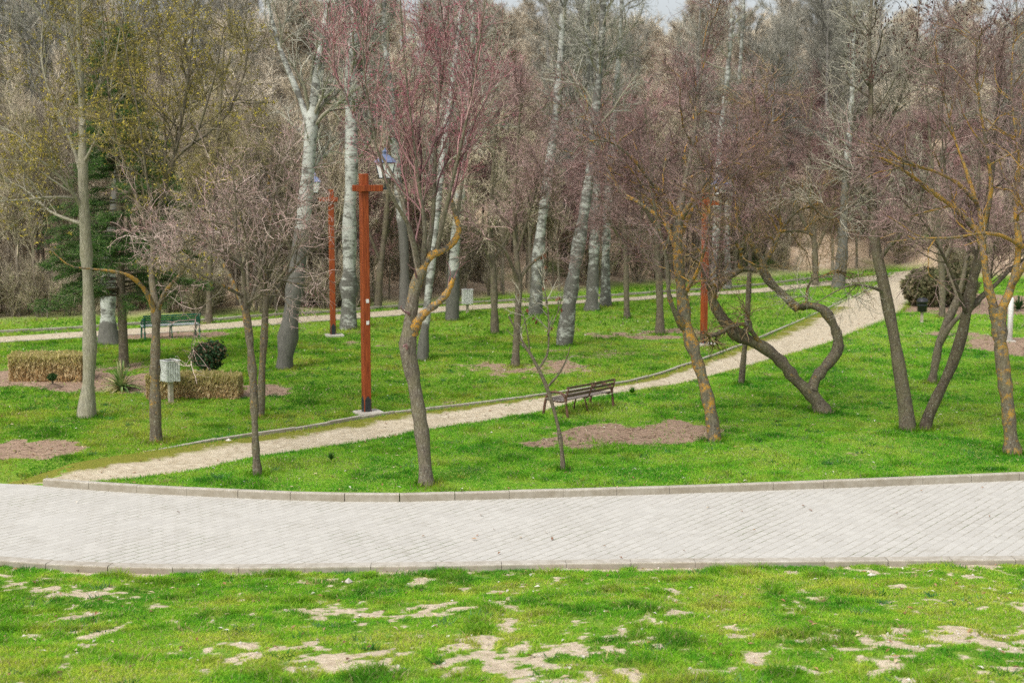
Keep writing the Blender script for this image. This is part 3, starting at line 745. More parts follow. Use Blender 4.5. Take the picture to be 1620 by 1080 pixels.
# weeds, leaves and pebbles lying about
def litter():
    X, Y = scatter(4200, -.40, .40, 12.5, 60)
    ok = ~((Y > ynear(X)) & (Y < yfar(X)) & (rng.random(len(X)) < .9)); X, Y = X[ok], Y[ok]; n = len(X)
    Z = np.where((Y > ynear(X)) & (Y < yfar(X)), ROADZ, height(X, Y)) + .025
    C = np.stack([X, Y, Z], 1)
    a = rng.uniform(0, 6.28, n); s = rng.uniform(.02, .055, n)
    d = np.stack([np.cos(a), np.sin(a), rng.uniform(-.3, .5, n)], 1) * s[:, None]; e = np.stack([-np.sin(a), np.cos(a), rng.uniform(-.2, .3, n)], 1) * (s * .45)[:, None]
    up = np.array([0, 0, .012])
    V = np.stack([C - d, C + e + up, C + d, C - e + up], 1).reshape(-1, 3)
    T = np.repeat(tones(n, [(.36, .22, .12), (.28, .15, .08), (.52, .42, .28), (.62, .58, .5), (.20, .11, .07)]), 4, 0)
    tag(mesh_np('fallen_leaves', V, np.arange(4 * n).reshape(-1, 4), M['leaf_thick'], tone=T), 'dry brown leaves scattered over the grass', 'leaves', kind='stuff')
    X, Y = scatter(26000, -.42, .42, 26, 52); ok = (dirt(X, Y) > .3) & (Y > yfar(X)) & ~inside(X, Y, PATH_POLY) & ~inside(X, Y, FP_POLY); X, Y = X[ok], Y[ok]; n = len(X)
    a = rng.uniform(0, 6.28, n); l = rng.uniform(.03, .10, n); C = np.stack([X, Y, height(X, Y) + .012], 1)
    d = np.stack([np.cos(a), np.sin(a), rng.uniform(-.1, .25, n)], 1) * l[:, None]; e = np.stack([-np.sin(a), np.cos(a), a * 0], 1) * .011
    V = np.stack([C - d + e, C - d - e, C + d - e, C + d + e], 1).reshape(-1, 3)
    tag(mesh_np('twig_litter', V, np.arange(4 * n).reshape(-1, 4), M['leaf_thick'], tone=np.repeat(tones(n, [(.40, .30, .19), (.26, .18, .11), (.52, .43, .30), (.16, .11, .07)], .3), 4, 0)), 'straw and twig litter on the bare earth patches', 'litter', kind='stuff')
    # pebbles
    X, Y = scatter(1500, -.40, .40, 12.5, 21.5); ok = (Y < ynear(X) - .05) & (dirt(X, Y) > .35); X, Y = X[ok], Y[ok]
    X2, Y2 = scatter(700, -.40, .42, 26, 50); ok = inside(X2, Y2, PATH_POLY); X = np.r_[X, X2[ok]]; Y = np.r_[Y, Y2[ok]]; n = len(X)
    oc = np.array([[1, 0, 0], [0, 1, 0], [-1, 0, 0], [0, -1, 0], [0, 0, .7], [0, 0, -.7]], float)
    s = np.where(rng.random(n) < .02, rng.uniform(.04, .075, n), rng.uniform(.01, .028, n))
    V = (np.stack([X, Y, height(X, Y) + s * .3], 1)[:, None] + oc[None] * (s[:, None, None] * rng.uniform(.6, 1.3, (n, 6, 1)))).reshape(-1, 3)
    tri = np.array([[0, 1, 4], [1, 2, 4], [2, 3, 4], [3, 0, 4], [1, 0, 5], [2, 1, 5], [3, 2, 5], [0, 3, 5]])
    Fq = (np.arange(n)[:, None, None] * 6 + tri[None]).reshape(-1, 3)
    tag(mesh_np('gravel', V, Fq, M['leaf_thick'], tone=np.repeat(tones(n, [(.5, .46, .4), (.6, .56, .5), (.42, .36, .28)]), 6, 0)), 'pale pebbles on the bare soil', 'pebbles', kind='stuff')
litter()

# ------------------------------------------------------------------ near and middle trees, traced
def base_of(x, y): 
    return ground(x, y)
def T(pts, base, K=16): return limb(pts, base[1], K)

L1 = lambda n, ln, ang=(25, 60), up=.25, wig=.10, K=7, rr=.55, rmin=.008, **k: dict(n=n, t=k.pop('t', (.3, 1)), ln=ln, ang=ang, up=up, wig=wig, K=K, rr=rr, rmin=rmin, **k)

# plum with forked, lichen-covered limbs at the kerb
b = base_of(675, 768)
limbs = [T([(675, 770, 23), (672, 730, 22), (668, 690, 22), (660, 635, 22), (652, 590, 23), (645, 550, 26), (649, 515, 26), (652, 480, 20), (658, 450, 18), (668, 425, 16)], b, 24),
         T([(668, 425, 15), (680, 405, 14), (700, 396, 11, .1), (716, 385, 10, .2), (726, 365, 9, .2), (722, 345, 8, .2), (714, 318, 7, .1), (705, 290, 4, .1)], b, 20),
         T([(652, 525, 20), (663, 505, 14, -.1), (678, 490, 12, -.2), (694, 478, 11, -.3), (708, 462, 10, -.35), (718, 440, 7, -.4)], b, 20),
         T([(662, 440, 10), (655, 395, 8, .2), (640, 330, 7, .4), (622, 280, 6, .6), (590, 225, 5, .8), (555, 175, 4, 1.0), (520, 90, 3, 1.1)], b),
         T([(668, 425, 10), (672, 360, 8, -.2), (662, 290, 7, -.3), (652, 200, 5, -.4), (640, 100, 4, -.5), (632, -20, 3, -.5)], b),
         T([(672, 420, 10), (684, 350, 8, .1), (688, 270, 7, .2), (692, 180, 5, .3), (705, 80, 4, .3), (712, -20, 3, .3)], b),
         T([(690, 400, 8, .1), (703, 340, 7, -.2), (722, 260, 6, -.4), (742, 170, 5, -.6), (760, 60, 4, -.8), (770, -30, 3, -.8)], b),
         T([(664, 430, 9), (648, 360, 7, -.4), (615, 300, 6, -.7), (590, 200, 5, -1.0), (575, 100, 4, -1.2), (570, -20, 3, -1.2)], b),
         T([(722, 350, 6, .2), (730, 300, 5, .3), (738, 240, 4, .5), (752, 190, 3, .7), (775, 150, 2, .9)], b)]
lich4 = [np.r_[np.full(15, .16), np.linspace(.2, .7, 9)], np.linspace(.84, .62, 20), np.linspace(.66, .86, 20), .2, .12, .12, .15, .15, .45]
build_tree('plum_tree', 'plum tree at the kerb with forked orange lichen limbs and red shoots', 'tree', b, limbs, 'bark_plum', 'twig_shoot',
           [L1(58, (1.0, 2.6), (12, 40), .45, .07, 9, .5, .008, S=4, from_limbs=3, upstep=.03, t=(.1, 1)), L1(420, (.5, 1.5), (18, 45), .30, .07, 6, .6, .0045, upstep=.03, t=(.15, 1)), L1(2300, (.18, .6), (20, 55), .2, .09, 4, .7, .0032, t=(.1, 1)),
            L1(60, (.4, 1.2), (30, 80), .2, .12, 6, .3, .004, from_limbs=0, t=(.5, 1))],
           lich=lich4, dens=.66, buds=(7500, .026, [(.30, .07, .11), (.36, .13, .16), (.22, .06, .085)], 2, 1.2, 0))

# leaning lichen-speckled trunk with a spreading crown
b = base_of(1130, 697)
limbs = [T([(1131, 699, 21), (1124, 650, 21), (1112, 600, 20), (1098, 555, 20), (1086, 515, 20), (1080, 475, 18), (1075, 430, 16), (1072, 380, 15), (1075, 330, 13)], b, 22),
         T([(1082, 520, 12), (1068, 495, 10, -.3), (1058, 465, 8, -.5), (1056, 420, 7, -.6), (1045, 370, 6, -.8), (1030, 300, 5, -1.0)], b),
         T([(1075, 335, 11), (1085, 280, 9, .2), (1098, 215, 7, .4), (1106, 140, 5, .6), (1122, 50, 4, .8), (1130, -30, 3, 1)], b),
         T([(1074, 350, 9), (1055, 315, 8, -.2), (1028, 285, 7, -.4), (1000, 250, 6, -.7), (965, 225, 5, -1), (925, 225, 3, -1.3), (905, 245, 2, -1.4)], b),
         T([(1078, 345, 9), (1100, 310, 8, -.3), (1130, 272, 7, -.6), (1150, 268, 6, -.7), (1160, 290, 4, -.8), (1166, 310, 3, -.8)], b),
         T([(1074, 380, 8), (1095, 330, 7, .5), (1125, 280, 6, .9), (1165, 235, 5, 1.2), (1215, 200, 4, 1.5), (1260, 160, 3, 1.7)], b),
         T([(1072, 400, 8), (1050, 350, 7, .6), (1010, 320, 6, 1.0), (975, 290, 5, 1.4), (930, 180, 4, 1.8), (900, 110, 3, 2.0)], b),
         T([(1080, 470, 7), (1105, 425, 6, -.5), (1120, 370, 5, -.8), (1128, 310, 4, -1.0), (1180, 260, 3, -1.2)], b),
         T([(1058, 330, 6, -.3), (1035, 320, 5, -.6), (1055, 345, 4, -.9), (1058, 380, 3, -1.0), (1045, 410, 2, -1.1)], b)]
build_tree('lichen_tree', 'leaning bare tree speckled with orange lichen beside the bare earth patch', 'tree', b, limbs, 'bark_plum', 'twig_plum',
           [L1(80, (.9, 2.2), (20, 65), .22, .12, 8, .5, .008, S=4, dest='branches', from_limbs=2, t=(.1, 1)), L1(520, (.5, 1.4), (20, 60), .18, .11, 6, .55, .0045), L1(3400, (.2, .65), (20, 65), .1, .13, 4, .7, .003, t=(.1, 1)),
            L1(800, (.5, 1.6), (30, 70), -.25, .12, 6, .4, .0035, src=0, upstep=-.05)],
           lich=[.66] + [.6, .55] + [.78] * 7, twig_lich=.72, buds=(9000, .018, [(.22, .06, .07), (.17, .05, .05), (.3, .17, .06)], 2, 1.2, 0))

# the tree with two bowed limbs
b = base_of(1302, 652)
limbs = [T([(1304, 655, 24), (1292, 634, 25), (1278, 618, 23), (1258, 600, 20), (1236, 572, 20), (1206, 548, 20), (1168, 530, 19), (1146, 508, 18), (1132, 486, 18), (1126, 466, 17), (1138, 448, 15), (1158, 434, 13), (1178, 424, 11), (1198, 428, 8)], b, 30),
         T([(1284, 618, 18), (1290, 600, 17, .1), (1304, 582, 16, .2), (1324, 556, 16, .3), (1325, 532, 15, .3), (1313, 503, 15, .3), (1298, 487, 14, .3), (1276, 483, 14, .3), (1262, 487, 14, .3), (1243, 470, 13, .3), (1221, 449, 13, .3), (1208, 430, 12, .3), (1208, 410, 12, .3)], b, 28),
         T([(1207, 414, 10, .3), (1195, 392, 9, .3), (1181, 374, 8, .2), (1168, 350, 8, .1), (1168, 325, 7, 0), (1182, 270, 6, -.1), (1200, 210, 4, -.2), (1215, 140, 3, -.3)], b),
         T([(1210, 412, 9, .3), (1222, 396, 8, .4), (1234, 366, 7, .6), (1250, 344, 6, .8), (1270, 330, 5, 1), (1300, 330, 3, 1.2), (1320, 345, 2, 1.3)], b),
         T([(1206, 548, 11), (1190, 525, 9, -.2), (1178, 513, 9, -.3), (1160, 515, 9, -.4), (1140, 526, 10, -.5), (1120, 533, 11, -.6)], b),
         T([(1130, 470, 12), (1118, 445, 9, -.4), (1108, 420, 6, -.7), (1092, 405, 4, -.9), (1075, 408, 2, -1.0)], b),
         T([(1234, 366, 6, .6), (1262, 365, 5, .7), (1285, 372, 3, .8), (1300, 378, 2, .8)], b),
         T([(1170, 425, 8), (1172, 400, 6, -.2), (1160, 380, 5, -.4), (1138, 360, 4, -.6), (1110, 330, 2, -.7)], b),
         T([(1276, 483, 6, .3), (1278, 455, 5, .2), (1290, 440, 4, .1), (1330, 430, 3, 0), (1360, 436, 2, 0)], b)]
build_tree('bowed_tree', 'twisted tree with two bowed limbs rising from one leaning base', 'tree', b, limbs, 'bark', 'twig_gold',
           [L1(64, (.7, 1.7), (25, 75), .12, .14, 8, .5, .008, S=4, dest='branches', from_limbs=2, t=(.15, 1)), L1(420, (.4, 1.2), (20, 65), .1, .12, 6, .55, .0045), L1(1900, (.15, .5), (20, 65), .05, .14, 4, .7, .003, t=(.1, 1)),
            L1(110, (.4, 1.1), (30, 80), -.45, .14, 6, .3, .004, from_limbs=4, t=(.3, 1), upstep=-.04), L1(30, (.3, .9), (40, 90), -.3, .14, 6, .1, .004, from_limbs=0, t=(.6, 1))],
           lich=[np.linspace(.35, .6, 30), np.linspace(.4, .62, 28)] + [.74] * 7, twig_lich=.75)

# pair of trunks in a V
b = base_of(1436, 680)
limbs = [T([(1437, 682, 21), (1432, 640, 20), (1424, 590, 19), (1414, 530, 18), (1404, 480, 18), (1394, 430, 17), (1385, 390, 16), (1378, 320, 14, .1), (1372, 240, 11, .2), (1378, 160, 8, .2), (1375, 80, 6, .2), (1380, -20, 4, .2)], b, 26),
         T([(1390, 415, 9), (1402, 395, 7, -.2), (1425, 370, 6, -.4), (1450, 330, 5, -.6), (1470, 260, 4, -.8), (1490, 170, 3, -.9)], b),
         T([(1385, 390, 8), (1366, 345, 7, .3), (1345, 300, 6, .6), (1330, 230, 5, .8), (1310, 150, 3, 1)], b),
         T([(1374, 260, 8), (1400, 210, 6, .4), (1430, 140, 5, .7), (1450, 60, 4, 1), (1455, -20, 3, 1)], b),
         T([(1378, 300, 7), (1340, 330, 5, -.5), (1310, 345, 4, -.9), (1280, 320, 3, -1.2)], b),
         T([(1400, 462, 6), (1380, 455, 5, -.4), (1350, 450, 4, -.7), (1320, 462, 3, -.9), (1290, 480, 2, -1)], b)]
_r, _s = build_tree('ash_tree', 'straight bare tree with dark seed clusters, left half of a V of trunks', 'tree', b, limbs, 'bark', 'twig_grey',
           [L1(55, (.9, 2.2), (20, 60), .3, .1, 8, .5, .008, S=4, dest='branches', t=(.45, 1)), L1(380, (.5, 1.3), (20, 55), .2, .1, 6, .55, .0045), L1(2200, (.2, .6), (20, 60), .1, .12, 4, .7, .003, t=(.1, 1))],
           lich=[np.linspace(.14, .3, 26)] + [.35] * 5, twig_lich=.3)
tops = []
for x, y in [(1400, 40), (1425, 20), (1450, 45), (1470, 15), (1490, 40), (1505, 60), (1360, 60), (1350, 95), (1440, 80), (1530, 20), (1550, 50), (1575, 25), (1600, 45), (1380, 20), (1415, 100), (1495, 90), (1460, -5), (1515, -10), (1350, 40), (1375, 110)]:
    c = at(x, y, b[1] + rng.uniform(-.6, 1.2)) - np.array(b)
    m = 50; tops.append(c[None] + rng.normal(0, 1, (m, 3)) * np.array([.13, .13, .22]))
C = np.concatenate(tops)
V, Fq, TT = quads_at(C, .085, tones(len(C), [(.055, .026, .024), (.085, .04, .035), (.11, .06, .05)]), 2.6, 1.5)
cl = np.array([t.mean(0) for t in tops]); tp = pick(_s[0][0], len(cl), (.8, 1))
near_i = np.array([np.argmin(((_s[1][0][:, -1] - c) ** 2).sum(1)) for c in cl]); st = _s[1][0][near_i, -1]
w = np.linspace(0, 1, 6)[None, :, None]; P = st[:, None] * (1 - w) + cl[:, None] * w + np.sin(w * np.pi) * rng.normal(0, .08, (len(cl), 1, 3))
V2, F2 = tubes(P, np.full((len(cl), 6), .007), 4)
mesh_np('seed_clusters', np.concatenate([V, V2]), np.concatenate([Fq, F2 + len(V)]), M['leaf_thick'], _r, tone=np.concatenate([TT, np.full((len(V2), 3), .09)]))


b = base_of(1462, 680)
limbs = [T([(1460, 682, 19), (1474, 645, 18), (1494, 604, 18), (1511, 565, 17), (1524, 520, 17), (1533, 475, 17), (1541, 435, 16), (1551, 400, 13), (1560, 340, 10, .2), (1572, 250, 7, .4), (1580, 150, 5, .5), (1590, 40, 3, .5)], b, 24),
         T([(1533, 490, 11), (1552, 470, 10, .2), (1575, 450, 8, .4), (1600, 425, 7, .6), (1630, 400, 5, .8), (1660, 350, 4, 1)], b),
         T([(1530, 500, 9), (1520, 470, 7, -.3), (1508, 440, 6, -.5), (1490, 400, 5, -.8), (1460, 350, 4, -1), (1430, 320, 3, -1.1)], b),
         T([(1548, 410, 8), (1520, 360, 6, .4), (1500, 300, 5, .7), (1490, 200, 4, 1), (1500, 80, 3, 1.2)], b)]
build_tree('dark_bare_tree', 'dark rough trunk leaning right, right half of a V of trunks', 'tree', b, limbs, 'bark_dark', 'twig_plum',
           [L1(50, (.9, 2.0), (20, 60), .25, .11, 8, .5, .008, S=4, dest='branches', t=(.45, 1)), L1(360, (.5, 1.2), (20, 60), .15, .11, 6, .55, .0045), L1(2000, (.2, .6), (20, 60), .1, .12, 4, .7, .003, t=(.1, 1))],
           lich=[.05, .2, .2, .3], twig_lich=.3)

# thick trunk at the right edge
b = base_of(1600, 718)
limbs = [T([(1602, 721, 23), (1598, 680, 23), (1594, 640, 22), (1588, 590, 22), (1583, 545, 23), (1580, 510, 25), (1578, 485, 27)], b, 18),
         T([(1576, 495, 16), (1566, 465, 14), (1560, 435, 13), (1556, 400, 12, .1), (1548, 365, 11, .2), (1530, 350, 9, .2), (1508, 328, 8, .1), (1467, 298, 7, -.2), (1433, 272, 5, -.5), (1395, 250, 3, -.8)], b, 20),
         T([(1582, 495, 17), (1594, 470, 15), (1604, 440, 14, .1), (1610, 410, 12, .2), (1612, 380, 11, .3), (1606, 330, 9, .5), (1612, 250, 7, .7), (1600, 150, 5, .9), (1605, 40, 3, 1)], b),
         T([(1551, 372, 10, .2), (1552, 345, 9, .3), (1538, 300, 8, .5), (1525, 260, 6, .7), (1512, 225, 5, .8), (1495, 160, 4, .9), (1480, 80, 3, .9)], b),
         T([(1545, 320, 8, .3), (1515, 290, 7, .1), (1480, 272, 6, -.2), (1440, 258, 5, -.5), (1400, 240, 3, -.8), (1360, 240, 2, -1)], b),
         T([(1618, 390, 9, .2), (1600, 380, 8, .0), (1582, 372, 7, -.2), (1552, 369, 6, -.5), (1507, 376, 5, -.8), (1456, 377, 4, -1.1), (1400, 384, 2, -1.4)], b),
         T([(1556, 360, 8, .2), (1568, 300, 7, .0), (1560, 230, 6, -.2), (1548, 150, 5, -.4), (1545, 60, 3, -.6)], b),
         T([(1600, 455, 8), (1625, 410, 7, -.5), (1640, 340, 6, -.8), (1630, 250, 4, -1), (1640, 150, 3, -1)], b)]
build_tree('lichen_tree', 'thick bare tree at the right with a lichen-yellow fork and spreading branches', 'tree', b, limbs, 'bark', 'twig_plum',
           [L1(85, (.8, 2.0), (20, 65), .2, .12, 8, .5, .008, S=4, dest='branches', from_limbs=1, t=(.3, 1)), L1(560, (.5, 1.3), (20, 60), .15, .11, 6, .55, .0045), L1(3000, (.2, .6), (20, 65), .08, .13, 4, .7, .003, t=(.1, 1))],
           lich=[.62, np.linspace(.75, .9, 20)] + [.88] * 6, twig_lich=.85, dens=.72)

# forked small tree further back on the right
b = base_of(1474, 606)
limbs = [T([(1473, 608, 13), (1480, 575, 13), (1486, 540, 13), (1497, 512, 13), (1510, 485, 12), (1520, 455, 9), (1530, 410, 7, .2), (1545, 340, 5, .4), (1550, 240, 3, .5)], b, 18),
         T([(1487, 545, 10), (1500, 520, 9, -.2), (1518, 500, 9, -.3), (1534, 490, 8, -.4), (1555, 470, 6, -.5), (1570, 420, 4, -.6), (1575, 340, 3, -.7)], b),
         T([(1515, 470, 7), (1500, 430, 5, .3), (1480, 380, 4, .6), (1470, 300, 3, .8)], b)]
build_tree('forked_tree', 'small forked tree leaning right behind the V of trunks', 'tree', b, limbs, 'bark', 'twig_plum',
           [L1(40, (.8, 1.8), (20, 60), .25, .11, 7, .5, .008, S=4, dest='branches', t=(.5, 1)), L1(300, (.5, 1.2), (20, 60), .15, .11, 6, .55, .005), L1(1500, (.2, .6), (20, 60), .1, .12, 4, .7, .004, t=(.1, 1))], lich=[.15, .15, .3], twig_lich=.3)

# thin pole-like tree behind the bowed one
b = base_of(1172, 608)
limbs = [T([(1172, 610, 9), (1176, 570, 9), (1181, 520, 9), (1184, 470, 8), (1186, 420, 7), (1190, 350, 6, .1), (1185, 260, 4, .2), (1195, 150, 3, .3)], b)]
build_tree('slender_tree', 'slender dark tree at the path edge behind the bowed tree', 'tree', b, limbs, 'bark_dark', 'twig_plum',
           [L1(36, (.8, 1.8), (25, 60), .3, .1, 7, .5, .008, S=4, dest='branches', t=(.45, 1)), L1(280, (.5, 1.1), (20, 55), .2, .1, 6, .55, .005), L1(1400, (.2, .6), (20, 60), .1, .12, 4, .7, .004, t=(.1, 1))], lich=[.12])

# young sapling with a few dead leaves
b = base_of(890, 744)
limbs = [T([(891, 745, 8), (889, 715, 7.5), (884, 680, 7), (874, 640, 6.5), (862, 605, 6), (850, 580, 5.5), (838, 558, 4.5), (820, 530, 3.5), (805, 500, 2.5)], b),
         T([(866, 612, 4), (885, 590, 3.5, -.1), (897, 565, 3, -.2), (902, 548, 2.2, -.25)], b),
         T([(852, 583, 4), (866, 560, 3.5, .1), (868, 520, 3.5, .15), (866, 480, 3, .2), (858, 440, 2.4, .2), (862, 400, 1.6, .2)], b),
         T([(838, 558, 3), (835, 530, 2.6, -.1), (828, 500, 2.2, -.2), (815, 470, 1.6, -.2)], b),
         T([(843, 565, 3), (825, 545, 2.4, .2), (800, 520, 1.8, .3)], b), T([(866, 530, 2.4, .1), (880, 500, 2, .0), (890, 470, 1.6, -.1)], b)]
build_tree('sapling', 'thin bare sapling with a few dead leaves in front of the brown bench', 'tree', b, limbs, 'bark', 'twig_grey',
           [L1(26, (.3, .8), (20, 55), .4, .08, 6, .6, .005, from_limbs=1, t=(.2, 1)), L1(60, (.12, .4), (20, 50), .3, .08, 4, .7, .004)],
           lich=[.0] * 6, buds=(26, .11, [(.16, .06, .035), (.22, .10, .06)], 0, 1.9, 2.0), sides=8)

# ------------------------------------------------------------------ left group
b = base_of(137, 660)
limbs = [T([(136, 662, 23), (139, 620, 21), (142, 560, 20), (141, 500, 18), (138, 430, 17), (134, 350, 16), (131, 270, 14), (130, 180, 12, .1), (127, 90, 10, .1), (124, 0, 8, .2), (120, -80, 6, .2)], b, 26),
         T([(130, 330, 7), (112, 300, 6, -.3), (85, 270, 5, -.5), (60, 250, 5, -.7), (30, 215, 4, -.9), (-10, 200, 3, -1)], b),
         T([(129, 315, 6), (90, 312, 5, -.6), (50, 315, 5, -.9), (0, 318, 4, -1.2), (-40, 315, 3, -1.4)], b),
         T([(132, 355, 6), (80, 335, 5, .5), (40, 300, 4, .8), (10, 285, 4, 1), (-30, 260, 3, 1.2)], b),
         T([(134, 300, 6), (115, 230, 6, .4), (85, 165, 5, .7), (66, 95, 4, .9), (70, 20, 3, 1)], b),
         T([(132, 260, 6), (165, 190, 5, -.5), (180, 110, 4, -.8), (195, 20, 3, -1)], b),
         T([(128, 150, 6), (104, 60, 5, -.4), (60, 20, 4, -.8), (20, -30, 3, -1)], b),
         T([(130, 200, 6), (160, 120, 5, .6), (175, 40, 4, 1), (180, -30, 3, 1.2)], b)]
build_tree('aspen_tree', 'straight pale grey trunk at the left with olive catkins in its crown', 'tree', b, limbs, 'bark_pale', 'twig_olive',
           [L1(85, (1.0, 2.6), (25, 60), .3, .09, 8, .45, .008, S=4, dest='branches', from_limbs=1, t=(.15, 1)), L1(460, (.5, 1.5), (20, 55), .2, .1, 6, .55, .005), L1(1700, (.2, .6), (20, 60), .12, .12, 4, .7, .0035, t=(.1, 1))],
           lich=[.0] + [.2] * 7, twig_lich=.15, branch_mat='bark_pale', buds=(9000, .06, [(.36, .29, .05), (.42, .34, .07), (.26, .23, .045)], 2, 2.4, .4))

b = base_of(247, 700)
limbs = [T([(247, 702, 20), (246, 660, 18), (245, 600, 17), (246, 550, 17), (247, 510, 16), (246, 485, 16)], b, 16),
         T([(246, 500, 11), (236, 470, 9, -.2), (220, 448, 8, -.4), (200, 434, 7, -.6), (170, 428, 6, -.8), (140, 425, 5, -1), (110, 420, 4, -1.2), (80, 395, 3, -1.3)], b),
         T([(248, 490, 11), (240, 440, 9, .2), (244, 380, 8, .3), (254, 320, 8, .4), (274, 255, 7, .5), (288, 190, 6, .6), (300, 100, 5, .7), (308, 0, 3, .8)], b, 20),
         T([(272, 258, 6, .5), (290, 238, 6, .4), (306, 224, 5, .3), (325, 170, 5, .2), (342, 110, 4, .1), (355, 40, 3, 0)], b),
         T([(250, 490, 9), (262, 460, 7, -.3), (280, 440, 6, -.5), (300, 410, 5, -.7), (320, 350, 3, -.8)], b),
         T([(244, 400, 7, .3), (222, 330, 6, .6), (200, 270, 5, .8), (178, 190, 4, 1), (168, 100, 4, 1.1), (160, 0, 3, 1.2)], b),
         T([(247, 360, 6, .3), (232, 280, 5, 0), (222, 200, 4, -.3), (205, 110, 4, -.5), (190, 20, 3, -.6)], b),
         T([(258, 310, 6, .4), (262, 230, 5, .8), (255, 140, 4, 1.1), (250, 40, 3, 1.4)], b),
         T([(306, 226, 5, .3), (330, 210, 4, .7), (360, 180, 4, 1), (385, 120, 3, 1.3), (400, 40, 2, 1.5)], b)]
build_tree('forked_tree', 'slim dark trunk left of the slatted bin with a low orange branch and olive catkins', 'tree', b, limbs, 'bark', 'twig_olive',
           [L1(75, (.9, 2.2), (20, 55), .3, .1, 8, .5, .008, S=4, dest='branches', from_limbs=1, t=(.2, 1)), L1(430, (.5, 1.4), (20, 55), .22, .1, 6, .55, .0045), L1(1700, (.2, .55), (20, 60), .12, .12, 4, .7, .0032, t=(.1, 1))],
           lich=[.52, .85, .4, .1, .75, .1, .1, .1, .1], twig_lich=.3, buds=(8500, .055, [(.36, .29, .05), (.42, .34, .07), (.26, .23, .045)], 2, 2.4, .4))

b = base_of(407, 752)
limbs = [T([(408, 754, 13), (405, 715, 13), (403, 670, 13), (401, 610, 13), (397, 560, 13), (393, 520, 12), (388, 490, 12)], b, 18),
         T([(390, 500, 9), (376, 465, 8, .1), (360, 430, 7, .2), (342, 398, 6, .3), (318, 378, 5, .3), (290, 372, 4, .3), (262, 388, 3, .3)], b),
         T([(389, 490, 8), (386, 440, 7, -.2), (374, 380, 6, -.4), (372, 310, 4, -.5), (366, 260, 3, -.6)], b),
         T([(390, 495, 8), (405, 450, 6, .3), (420, 400, 5, .5), (432, 330, 4, .7), (440, 260, 3, .8)], b),
         T([(386, 470, 6), (350, 450, 5, -.5), (310, 430, 4, -.8), (270, 400, 3, -1), (235, 370, 2, -1.1)], b),
         T([(390, 480, 6), (420, 460, 5, -.4), (450, 430, 4, -.7), (470, 380, 3, -.9)], b)]
build_tree('thin_tree', 'thin mossy trunk growing on the near lawn edge with a pinkish twig crown', 'tree', b, limbs, 'bark', 'twig_pink',
           [L1(70, (1.0, 2.4), (30, 75), .12, .13, 8, .5, .007, S=4, dest='branches', from_limbs=1, t=(.2, 1)), L1(420, (.4, 1.1), (20, 60), .12, .12, 6, .55, .004), L1(2100, (.15, .5), (20, 65), .08, .14, 4, .7, .0028, t=(.1, 1))],
           lich=[np.linspace(.35, .62, 18), .75, .4, .2, .5, .2], dens=.6, twig_lich=.35, buds=(2600, .017, [(.26, .08, .10), (.2, .06, .07)], 2, 1.2, 0))

b = base_of(411, 661)
limbs = [T([(411, 663, 12), (413, 630, 12), (415, 580, 12), (418, 530, 12), (420, 490, 11), (424, 440, 9), (428, 380, 7, .2), (424, 310, 5, .3), (430, 230, 3, .4)], b, 18),
         T([(420, 490, 8), (440, 455, 7, .3), (465, 425, 5, .5), (490, 395, 4, .7), (520, 360, 3, .8)], b),
         T([(422, 470, 7), (408, 420, 6, -.3), (390, 370, 5, -.5), (375, 310, 3, -.7)], b), T([(424, 440, 6), (445, 380, 5, -.4), (455, 310, 3, -.6)], b)]
build_tree('thin_tree', 'second thin trunk standing behind the gravel path edging, close to the first', 'tree', b, limbs, 'bark', 'twig_pink',
           [L1(52, (1.0, 2.3), (30, 75), .15, .13, 8, .5, .007, S=4, dest='branches', t=(.45, 1)), L1(320, (.4, 1.1), (20, 60), .12, .12, 6, .55, .0045), L1(1500, (.15, .5), (20, 65), .08, .14, 4, .7, .0035, t=(.1, 1))],
           lich=[.55, .5, .2, .2], dens=.6, twig_lich=.4)

# ------------------------------------------------------------------ white poplars
def poplar(label, trace, dark, forks=(), nb=26, name='white_poplar', mat='poplar', twig='twig_pale', base=None):
    b = base_of(*(base or trace[0][:2]))
    sc_ = lambda tr: [(q[0], q[1], q[2] * (.92 if i < 2 else .84)) + tuple(q[3:]) for i, q in enumerate(tr)]
    limbs = [T(sc_(trace), b, 26)] + [T(sc_(f), b) for f in forks]
    return build_tree(name, label, 'tree', b, limbs, mat, twig,
        [L1(nb, (1.2, 3.5), (20, 55), .35, .09, 8, .4, .012, S=4, dest='branches', t=(.45, 1)), L1(nb * 7, (.7, 1.8), (20, 55), .2, .1, 6, .55, .007), L1(nb * 36, (.25, .8), (20, 60), .05, .12, 4, .7, .005, t=(.1, 1))],
        lich=[dark] + [-.1] * len(forks), branch_mat='bark_pale', sides=14)
dk = lambda lo, hi, k: np.r_[np.full(k, lo), np.full(26 - k, hi)]
poplar('leaning white poplar with a dark base and forked top, left of the red lamp posts', [(449, 583, 31), (456, 530, 30), (463, 480, 30), (470, 430, 30), (477, 370, 28), (484, 310, 26), (489, 250, 25), (493, 200, 22), (498, 150, 20), (508, 90, 17), (516, 40, 14), (520, -60, 10)], dk(.55, -.12, 9),
       [[(492, 205, 14), (478, 165, 12, .2), (462, 125, 11, .3), (444, 80, 11, .4), (430, 30, 10, .5), (415, -40, 8, .6)]])
poplar('stout white poplar with a dark scar between the two red lamp posts', [(551, 520, 31), (552, 470, 29), (553, 410, 29), (553, 340, 28), (556, 270, 26), (556, 190, 23), (556, 110, 20), (562, 30, 17), (565, -60, 13)], dk(.12, -.1, 5))
poplar('white poplar with a grey base behind the plum tree', [(715, 506, 22), (717, 450, 20), (719, 400, 19), (724, 340, 18), (733, 260, 16), (741, 180, 14), (746, 90, 12), (748, -40, 9)], dk(.35, -.1, 4))
